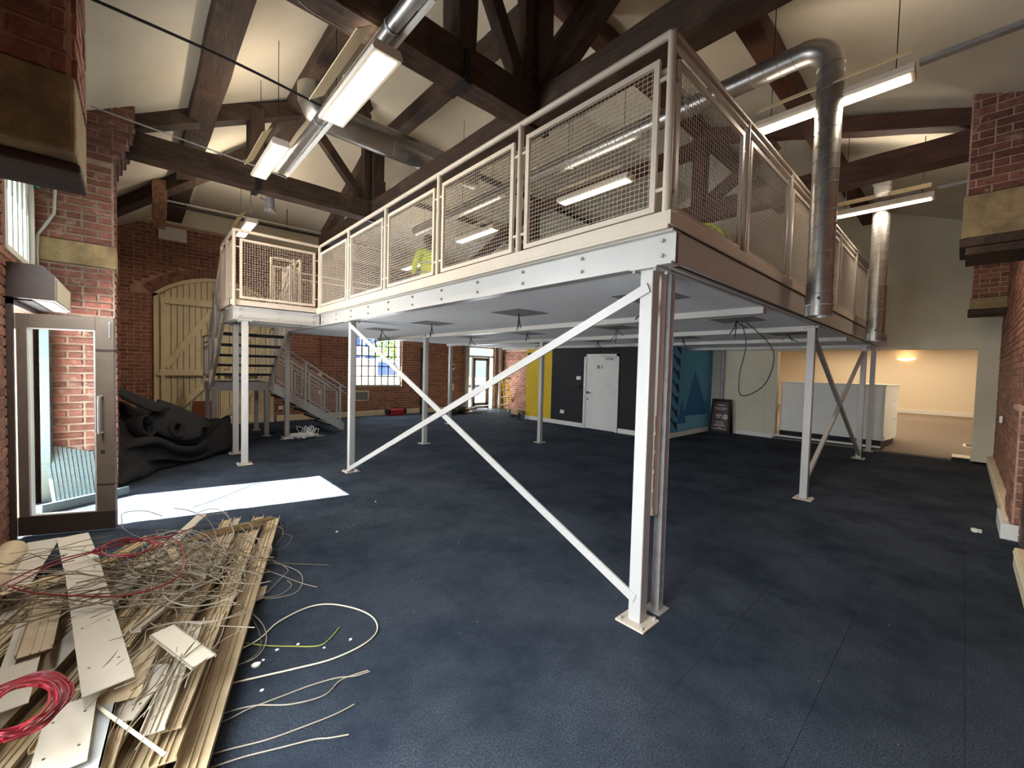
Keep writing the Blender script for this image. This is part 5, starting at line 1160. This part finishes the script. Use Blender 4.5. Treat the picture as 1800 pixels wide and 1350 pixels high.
pboard('cable_trunking', (345, 1095, 268, 1290), (.2, .19), 'trunkw', 'white channel with raised lips ending near the bottom centre of the pile', 'channel', .075)
pboard('cable_trunking', (385, 1080, 300, 1285), (.17, .16), 'trunk', 'cream channel beside the white lipped channel near the bottom centre', 'channel', .07)
pboard('cable_trunking', (240, 1180, 178, 1362), (.14, .14), 'trunk', 'narrow cream channel at the bottom of the pile', 'channel', .06)
pboard('cable_trunking', (350, 945, 480, 912), (.16, .14), 'trunk', 'cream length lying across the far right end of the pile, highest one', 'channel', .05)
pboard('cable_trunking', (300, 960, 462, 922), (.15, .13), 'trunk', 'cream length lying across the far right end of the pile, second one', 'channel', .045)
pboard('cable_trunking', (270, 985, 355, 905), (.15, .14), 'trunkw', 'white length pointing at the sunlit carpet from the back of the pile', 'flat', .08)
pboard('cable_trunking', (345, 1030, 400, 915), (.15, .12), 'trunk', 'cream channel at the back right of the pile pointing to the columns', 'channel', .07)
pboard('cable_trunking', (375, 1010, 418, 912), (.14, .12), 'trunkw', 'pale channel next to the cream one at the back right of the pile', 'channel', .05)
pboard('cable_trunking', (215, 1140, 300, 1038), (.24, .22), 'trunk', 'cream channel rising from the middle of the pile towards the tangle', 'channel', .06)
pboard('cable_trunking', (238, 1112, 320, 1045), (.27, .25), 'trunkw', 'pale thin channel beside the one rising to the tangle', 'channel', .045)
pboard('cable_trunking', (265, 1010, 350, 1005), (.24, .23), 'trunk', 'short cream block section with a hole amid the tangle', 'channel', .06)
pboard('cable_trunking', (298, 968, 318, 1000), (.26, .27), 'trunk', 'short cream end piece sticking up amid the tangle', 'channel', .045)
pboard('cable_trunking', (275, 998, 348, 1010), (.27, .25), 'trunk', 'short cream strip across the short block amid the tangle', 'flat', .04)
pboard('cable_trunking', (170, 1000, 268, 945), (.22, .2), 'trunk', 'cream length under the red cable coil', 'channel', .09)
pboard('cable_trunking', (60, 1150, 100, 1010), (.2, .2), 'trunk', 'cream length at the left of the pile, left of the broad plate', 'channel', .12)
pboard('cable_trunking', (10, 1250, 60, 1090), (.18, .18), 'trunkw', 'pale length at the far left of the pile under the lower red coil', 'flat', .12)
pboard('cable_trunking', (168, 1240, 290, 1328), (.2, .23), 'ccream', 'thin white rod poking out diagonally at the bottom of the pile', 'flat', .012)
tag(MB().prism([at(428, 1063, 'z', .03), at(437, 1038, 'z', .035), at(470, 1030, 'z', .02), at(463, 1052, 'z', .015), at(452, 1057, 'z', .015)], (0, 0, .005)).build('broken_sheet', 'trunk'), 'broken cream shard sticking out over the right edge of the pile', 'shard')
t = thing('foam_roll', 'cream cylindrical roll at the far left against the brick wall', 'roll', (-3.0, 2.9, 0))
a, b_ = at(22, 968, 'z', .2), at(-30, 1050, 'z', .2); MB().tube([a, b_], .075, 16).build('roll_body', 'trunk', t, smooth=True); dd = (a - b_).normalized(); MB().tube([a + dd * .001, a + dd * .004], .06, 14).build('roll_end', 'ccream', t, smooth=True)
# red cable coils
def coil(label, pts_list, r):
    b = MB()
    for pts in pts_list: b.tube(curve(pts, 7), r, 6, cap=True)
    return tag(b.build('red_cable_coil', 'red', smooth=True), label, 'cable')
Z = .33
def ell(cx, cy, rx, ry, rot, z, n=14, ph=0, turns=1.0, wob=4, seed=0):
    r_ = random.Random(seed); out = []
    for i in range(int(n * turns) + 1):
        t_ = ph + 2 * math.pi * i / n; a = rx * math.cos(t_); b_ = ry * math.sin(t_); k = r_.uniform(-wob, wob)
        out.append(at(cx + (a * math.cos(rot) - b_ * math.sin(rot)) + k, cy + (a * math.sin(rot) + b_ * math.cos(rot)) + k * .3, 'z', z + r_.uniform(-.012, .012)))
    return out
coil('loose loop of red cable lying over the back of the pile', [
    [at(*p, 'z', Z) for p in ((-10, 1036), (30, 1015), (100, 985), (180, 965), (260, 945), (310, 950), (323, 985), (305, 1020), (230, 1045), (150, 1048), (60, 1042), (15, 1030))],
    [at(*p, 'z', Z) for p in ((10, 1036), (90, 995), (160, 972), (250, 950), (300, 942), (345, 925))]] + [ell(222, 963, 62 - k * 4, 11 + k, -.1, Z + .01 * k, seed=k, turns=1.05, ph=k) for k in range(5)], .0042)
coil('bundle of red cable at the lower left of the pile', [ell(30, 1245, 105 - k * 5, 48 - k * 2, -.45, .36 + .006 * k, seed=20 + k, turns=1.05, ph=k * .7) for k in range(9)], .0042)
# grey wire tangle: nobody could count it
b = MB(); b2 = MB(); r_ = random.Random(11)
for i in range(105):
    cx, cy = r_.gauss(350, 45), r_.gauss(985, 26); rx, ry = r_.uniform(30, 95), r_.uniform(8, 38); ph = r_.uniform(0, 6.3); rot = r_.uniform(-.7, .5)
    (b if i % 3 else b2).tube(curve(ell(cx, cy, rx, ry, rot, r_.uniform(.18, .30), 12, ph, r_.uniform(.3, .8), 5, i), 5), r_.uniform(.002, .0034), 5)
for i in range(80):
    cx, cy = r_.gauss(190, 80), r_.gauss(1030, 32); l = r_.uniform(60, 170); sl_ = r_.uniform(-.35, .1); z = r_.uniform(.2, .31)
    (b if i % 2 else b2).tube(curve([at(cx + l * (k / 4 - .5) * 2, cy + sl_ * l * (k / 4 - .5) * 2 + r_.uniform(-9, 9), 'z', z + r_.uniform(-.01, .02)) for k in range(5)], 5), r_.uniform(.002, .0034), 5)
for i in range(34):
    cx, cy = r_.gauss(270, 55), r_.gauss(1170, 40); a_ = r_.uniform(-1.2, -.5); l = r_.uniform(50, 110)
    (b if i % 2 else b2).tube(curve([at(cx + l * math.cos(a_) * (k / 4 - .5) * 2 + r_.uniform(-8, 8), cy + l * math.sin(a_) * (k / 4 - .5) * 2, 'z', .24 + r_.uniform(-.02, .03)) for k in range(5)], 5), r_.uniform(.0017, .0028), 5)
tag(b.build('wire_tangle', 'cgrey', smooth=True), 'tangle of grey stripped wires over the pile', 'wire', kind='stuff'); tag(b2.build('wire_tangle', 'cbrown', smooth=True), 'tangle of brown stripped wires mixed through the grey ones', 'wire', kind='stuff')
# single cables on the carpet
G = .008
def floor_cable(pts, r, m, label, zs=None): return wire('loose_cable', [at(u_, v_, 'z', (zs[i] if zs else G)) for i, (u_, v_) in enumerate(pts)], r, m, label, 'cable', 7)
floor_cable([(372, 1222), (400, 1204), (455, 1190), (520, 1175), (585, 1158), (640, 1132), (663, 1108), (655, 1085), (625, 1070), (580, 1062), (540, 1068), (490, 1093), (460, 1120), (430, 1138), (395, 1150)], .0042, 'ccream', 'long cream cable looping widely over the carpet right of the pile', [.03] + [G] * 13 + [.05])
floor_cable([(355, 1269), (400, 1252), (450, 1240), (510, 1238), (570, 1222), (600, 1195), (647, 1178)], .003, 'cgrey', 'grey cable on the carpet crossing its twin, ending uppermost at right')
floor_cable([(350, 1283), (400, 1265), (440, 1245), (500, 1222), (545, 1205), (590, 1192), (625, 1188), (650, 1180)], .003, 'cgrey', 'grey cable on the carpet crossing its twin, starting lower at left')
floor_cable([(335, 1338), (400, 1318), (470, 1300), (540, 1275), (590, 1255), (623, 1238)], .003, 'cgrey', 'straight grey cable on the carpet below the crossing pair')
floor_cable([(370, 1350), (430, 1330), (490, 1315), (550, 1300), (580, 1297), (613, 1291)], .003, 'cgrey', 'lowest grey cable on the carpet at the bottom edge')
floor_cable([(412, 1127), (460, 1134), (510, 1136), (560, 1135), (580, 1122), (597, 1102)], .003, 'cgreen', 'green-yellow cable with a bent end on the carpet')
floor_cable([(338, 892), (380, 878), (420, 862), (450, 850), (492, 848)], .003, 'iron', 'dark cable lying on the sunlit carpet')
CURL = ['thin wire bowing widely off the pile between the shard and the sunlight', 'thin wire reaching farthest right off the pile, nearly straight', 'thin wire sloping down to the right off the pile edge', 'thin wire hooked over near the far end of the pile', 'thin wire arching back over the broken shard',
        'thin wire dropping beside the pile edge below the shard', 'long thin wire curving down beside the pile to its middle', 'small wire curl at the far right corner of the pile', 'thin short wire curl just right of the broken shard']
for i, pts in enumerate((((440, 1000), (480, 990), (520, 1002), (532, 1018), (522, 1040), (490, 1050), (460, 1052)), ((455, 985), (500, 990), (545, 992), (578, 993)), ((450, 995), (490, 1010), (530, 1025), (557, 1032)), ((465, 968), (500, 962), (512, 942), (480, 938), (450, 950)), ((440, 1060), (470, 1040), (500, 1010), (505, 1000), (480, 985), (450, 975)),
        ((425, 1062), (445, 1090), (458, 1120), (455, 1145), (430, 1165)), ((430, 1068), (460, 1095), (468, 1125), (450, 1155), (400, 1175), (360, 1188)), ((455, 930), (485, 915), (495, 925), (480, 940)), ((450, 1050), (490, 1046), (512, 1030), (505, 1020)))):
    floor_cable(pts, .0026, ('cgrey', 'cbrown')[i % 2], CURL[i], [.08] + [.02] * (len(pts) - 1))['group'] = 'wires curling off the pile'
# chips of plaster
CHIP = ['largest white plaster chip beside the cream cable loop', 'tiny chip just right of the largest plaster chip', 'oval chip above the largest plaster chip', 'oval chip touching the cream cable', 'round chip between the cream cable and the crossing pair', 'long thin chip inside the cream cable loop',
        'chip on the carpet near the dusty patch', 'chip on the carpet at the corner of the sunlit patch', 'small chip inside the cream loop above the green cable', 'small chip beside the green-yellow cable', 'white chip on the carpet in front of the membrane heap']
for i, (u_, v_, s_) in enumerate(((450, 1170, .02), (463, 1161, .008), (487, 1143, .009), (512, 1178, .008), (461, 1214, .009), (616, 1125, .009), (592, 935, .011), (660, 882, .011), (570, 1139, .007), (524, 1133, .008), (246, 830, .02))):
    p = at(u_, v_, 'z', 0); r2_ = random.Random(i); pl = [(p.x + s_ * (1 + r2_.uniform(-.3, .3)) * math.cos(t_), p.y + s_ * (1 + r2_.uniform(-.3, .3)) * math.sin(t_), .001) for t_ in [2 * math.pi * k / 7 for k in range(7)]]
    tag(MB().prism(pl, (0, 0, s_ * .4)).build('plaster_chip', 'chip'), CHIP[i], 'chip', 'plaster chips on the carpet')
tag(MB().beam(at(1707, 931, 'z', .015), at(1725, 934, 'z', .015), .05, .03, seg=3, jit=.008).build('plaster_lump', 'chip', bevel=.003), 'white plaster lump on the dark carpet near the right skirting', 'rubble')
b = MB(); r_ = random.Random(3)
for i in range(330):
    if i % 3: p = at(r_.gauss(560, 130), r_.uniform(900, 1345), 'z', 0)
    elif i < 300: p = at(r_.gauss(620, 60), r_.gauss(905, 22), 'z', 0)
    else: p = at(r_.uniform(1000, 1700), r_.uniform(900, 1340), 'z', 0)
    if p.x < -1.0 and p.y < 3.3: continue
    s_ = r_.uniform(.0007, .0022); a_ = r_.uniform(0, 3)
    b.prism([(p.x + s_ * math.cos(a_ + k * 2.09), p.y + s_ * math.sin(a_ + k * 2.09), .0005) for k in range(3)], (0, 0, s_))
tag(b.build('plaster_crumbs', 'chip'), 'fine white plaster crumbs scattered over the carpet', 'rubble', kind='stuff')
# ---------------------------------------------------------------- outside
struct(MB().box((-40, YB + .36, -.12), (40, 60, -.1)).box((-40, -30, -.12), (XL - .36, YB + .36, -.1)).build('ground_outside', 'concrete'))
fb_ = thing('far_building', 'pale building with blue glass windows seen through the grid window', 'building', (6, 30, 0))
MB().box((-6, 30, -.1), (14, 34, 12)).build('wall', 'facade', fb_)
for i in range(14):
    for j in range(4): MB().box((-5.4 + i * 1.35, 29.9, .6 + j * 2.4), (-4.5 + i * 1.35, 30.02, 2.3 + j * 2.4)).build('window', 'winblue', fb_)
van = thing('parked_van', 'white van parked outside the grid window', 'van', (5.6, 16.5, 0)); vx, vy = 3.6, 16.0
MB().prism([(vx, vy, .35), (vx + 4.2, vy, .35), (vx + 4.2, vy, 1.0), (vx + 3.3, vy, 1.15), (vx + 2.8, vy, 1.85), (vx, vy, 1.9)], (0, 1.8, 0)).build('van_body', 'white', van, bevel=.06)
for s_ in (.8, 3.4): MB().tube([(vx + s_, vy - .05, .3), (vx + s_, vy + .2, .3)], .33, 20).build('wheel', 'iron', van, smooth=True); MB().tube([(vx + s_, vy - .07, .3), (vx + s_, vy - .05, .3)], .18, 16).build('hub', 'galv', van)
MB().prism([(vx + 1.9, vy - .01, 1.15), (vx + 3.1, vy - .01, 1.2), (vx + 2.72, vy - .01, 1.72), (vx + 1.9, vy - .01, 1.75)], (0, .02, 0)).build('side_window', 'winblue', van)
tr = thing('street_tree', 'pale green tree outside the right side of the grid window', 'tree', (8.6, 20, 0)); MB().tube([(8.6, 20, -.1), (8.5, 20, 2.2), (8.7, 20, 3.4)], .14, 8, radii=[.16, .12, .08]).build('trunk', 'wood_z', tr)
b = MB(); r_ = random.Random(9)
for i in range(900):
    a_, e_ = r_.uniform(0, 6.28), r_.uniform(-1, 1); rr_2 = 1.9 * r_.random() ** .4; c = V((8.6 + rr_2 * math.cos(a_) * math.sqrt(1 - e_ * e_), 20 + rr_2 * math.sin(a_) * math.sqrt(1 - e_ * e_), 3.4 + rr_2 * e_)); s_ = .14
    n1 = V((r_.gauss(0, 1), r_.gauss(0, 1), r_.gauss(0, 1))).normalized(); n2 = n1.orthogonal().normalized(); n3 = n1.cross(n2)
    b.add([c + n2 * s_, c + n3 * s_ * .6, c - n2 * s_, c - n3 * s_ * .6], [(0, 1, 2, 3)])
o = b.build('foliage', 'leaf', tr); o['kind'] = 'stuff'
